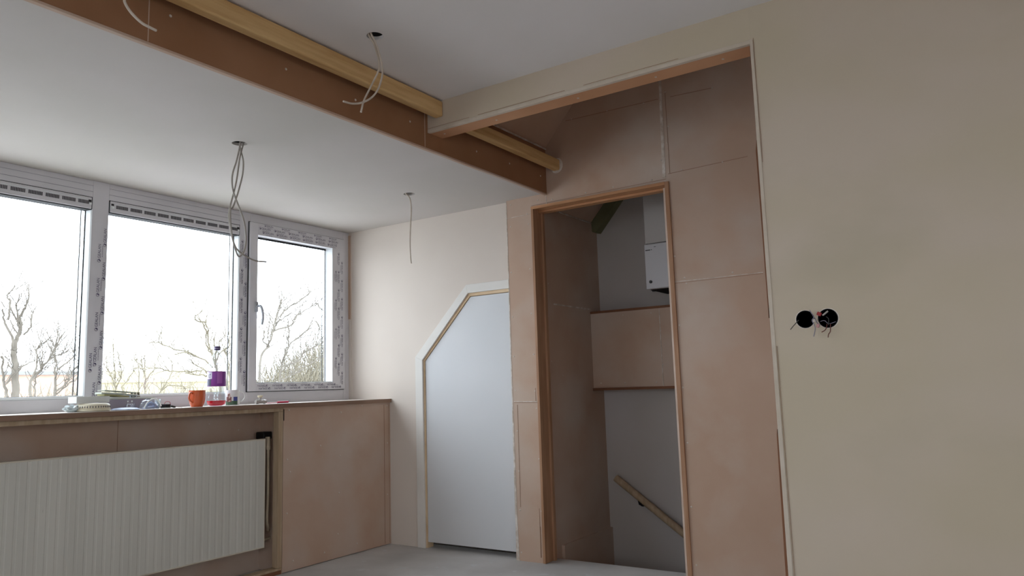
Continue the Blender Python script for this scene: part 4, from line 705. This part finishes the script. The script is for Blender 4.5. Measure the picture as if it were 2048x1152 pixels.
def tree(label, branches, tw, seed, m='bark', lean=1., g='bare trees outside the windows'):
    rnd = random.Random(seed); base = Vector(branches[0][0][0])
    t = thing('tree', label, 'tree', (base.x, base.y, -5.5), g)
    r0 = branches[0][1]; tk = MB().tube([(base.x+.05, base.y-.05, -5.5), (base.x, base.y, -2), tuple(base)], r0*1.5, r0, 8); br = MB(); twm = MB()
    for i, (pts, a, b) in enumerate(branches):
        a, b = max(a*1.1, .019), max(b*1.05, .010)
        q = [Vector(p) for p in pts]
        if i: q = [v + Vector((rnd.uniform(-.15, .15), 0, 0)) if k else v for k, v in enumerate(q)]
        q = curve_pts(q, 4)
        q = [v + Vector((rnd.uniform(-.02, .02), rnd.uniform(-.02, .02), rnd.uniform(-.02, .02))) for v in q]
        (tk if i == 0 else br).tube(q, a, b, 6)
        L = sum((q[k+1]-q[k]).length for k in range(len(q)-1)); nt_ = int(L*tw*1.5)
        for _ in range(nt_):
            k = rnd.randrange(len(q)//4, len(q)-1); p = q[k]; d = (q[k+1]-q[k]).normalized()
            side = Vector((rnd.uniform(-1, 1), rnd.uniform(-1, 1), rnd.uniform(-.3, .9))); d2 = (d*.7+side*.9).normalized(); ln = rnd.uniform(.25, .8)
            pp = [p]; 
            for s in range(4):
                d2 = (d2+Vector((rnd.uniform(-.25, .25), rnd.uniform(-.25, .25), rnd.uniform(-.1, .3)))).normalized(); pp.append(pp[-1]+d2*ln/4)
                if s and rnd.random() < .5:
                    e = (d2+Vector((rnd.uniform(-.8, .8), rnd.uniform(-.8, .8), rnd.uniform(-.3, .6)))).normalized()
                    twm.tube([pp[-1], pp[-1]+e*ln*.22, pp[-1]+e*ln*.4+Vector((0, 0, .03))], .007, .004, 3, cap=False)
            twm.tube(pp, .010, .005, 3, cap=False)
    tk.build('trunk', m, t, smooth=True)
    if br.v: br.build('branches', m, t, smooth=True)
    if twm.v: twm.build('twigs', m, t)
    return t
T = TREES
tree('tall forked bare tree with thick trunk behind the left window', T['T1'], 5, 1)
tree('bare tree leaning right from the foot of the forked tree, left window', T['T2'], 9, 2)
tree('bare upright tree with spreading boughs near the right edge of the left window', T['T2b'], 9, 3)
tree('bare tree behind the drink bottle with long boughs reaching left', T['T3'], 5, 4, 'bark_warm')
tree('thin bare stem between the bottle and the right edge of the middle window', T['T3b'], 9, 5, 'bark_warm')
tree('slim three-stemmed sapling at the left edge of the middle window', T['T4'], 8, 6, 'bark_warm')
tree('low twisted sapling above the pile of papers, middle window', T['T4b'], 7, 7, 'bark_warm')
tree('slim upright sapling just right of the papers, middle window', T['T4c'], 7, 8, 'bark_warm')
tree('small bent sapling left of the orange mug, middle window', T['T4d'], 8, 9, 'bark_warm')
tree('tall bare tree close to the handle of the hinged window', T['T5'], 8, 10)
tree('bare tree with two long boughs rising right, in the middle of the hinged window', T['T5b'], 10, 12)
# thickets of uncountable twigs
def thicket(label, D, y0, y1, top, n, seed, m='bark_warm'):
    rnd = random.Random(seed); mb = MB()
    for _ in range(n):
        y = rnd.uniform(y0, y1); zt_ = top(y)*rnd.uniform(.5, 1.06); x = -D+rnd.uniform(-2, 2)
        p = [Vector((x, y, zt_-rnd.uniform(.8, 1.8)))]; d = Vector((rnd.uniform(-.4, .4), rnd.uniform(-.6, .6), 1)).normalized(); L = (zt_-p[0].z)
        for s in range(4):
            d = (d+Vector((rnd.uniform(-.3, .3), rnd.uniform(-.35, .35), .05))).normalized(); p.append(p[-1]+d*L/4)
        mb.tube(p, .014, .006, 3, cap=False)
    for _ in range(n//14):
        y = rnd.uniform(y0, y1); x = -D+rnd.uniform(-2, 2); mb.tube([(x, y, -5.5), (x+.3, y+.2, -2), (x, y+.1, top(y)*.6)], .05, .014, 4, cap=False)
    o = mb.build('twig_thicket', m, None, label=label, cat='thicket', kind='stuff'); return o
thicket('dense pale twig thicket filling the lower hinged window', 27, 20.3, 26.5, lambda y: 1.9+.42*(y-20.3), 2100, 21)
thicket('low pale twig thicket along the foot of the left window', 30, 10.4, 15.6, lambda y: 1.75, 380, 22)
thicket('low pale twig thicket along the foot of the middle window', 32, 16.2, 24.4, lambda y: 1.9, 420, 23)
hs = thing('house', 'distant peach brick house with grey flat roof low in the left window', 'house', (-74, 31, -5.5))
MB().box(-78, -70, 24, 36.2, -5.5, 3.3).build('wall', 'brick', hs)
MB().box(-78.4, -69.6, 23.7, 36.5, 3.3, 3.6).build('roof', 'slate', hs)
hs = thing('house', 'distant pale yellow building low behind the middle window', 'house', (-94, 57, -5.5))
MB().box(-98, -90, 47, 66, -5.5, 3.0).build('wall', 'render', hs)
MB().prism([(-98.3, 3.0), (-89.7, 3.0), (-94, 4.6)], 46.8, 66.2, 'y').build('roof', 'render', hs)

# light portals in the window openings help the sky light find its way in
for i, (y0, y1) in enumerate([(2.955, 3.572), (2.03, 2.835), (1.06, 1.946), (.09, .976), (-.88, .006), (-1.85, -.964)]):
    ld = bpy.data.lights.new('window_portal', 'AREA'); ld.shape = 'RECTANGLE'; ld.size = 1.0; ld.size_y = y1-y0; ld.cycles.is_portal = True
    lo_ = bpy.data.objects.new('window_portal', ld); C.objects.link(lo_); lo_.location = (-3.96, (y0+y1)/2, 1.50); lo_.rotation_euler = (0, -math.pi/2, 0)
for loc, rot, sx, sy in [((-.2, YB-.12, 1.51), (math.pi/2, 0, 0), 2.0, 1.02), ((XR+.12, -.6, 1.5), (0, math.pi/2, 0), 1.1, 2.4)]:
    ld = bpy.data.lights.new('window_portal', 'AREA'); ld.shape = 'RECTANGLE'; ld.size = sx; ld.size_y = sy; ld.cycles.is_portal = True
    lo_ = bpy.data.objects.new('window_portal', ld); C.objects.link(lo_); lo_.location = loc; lo_.rotation_euler = rot
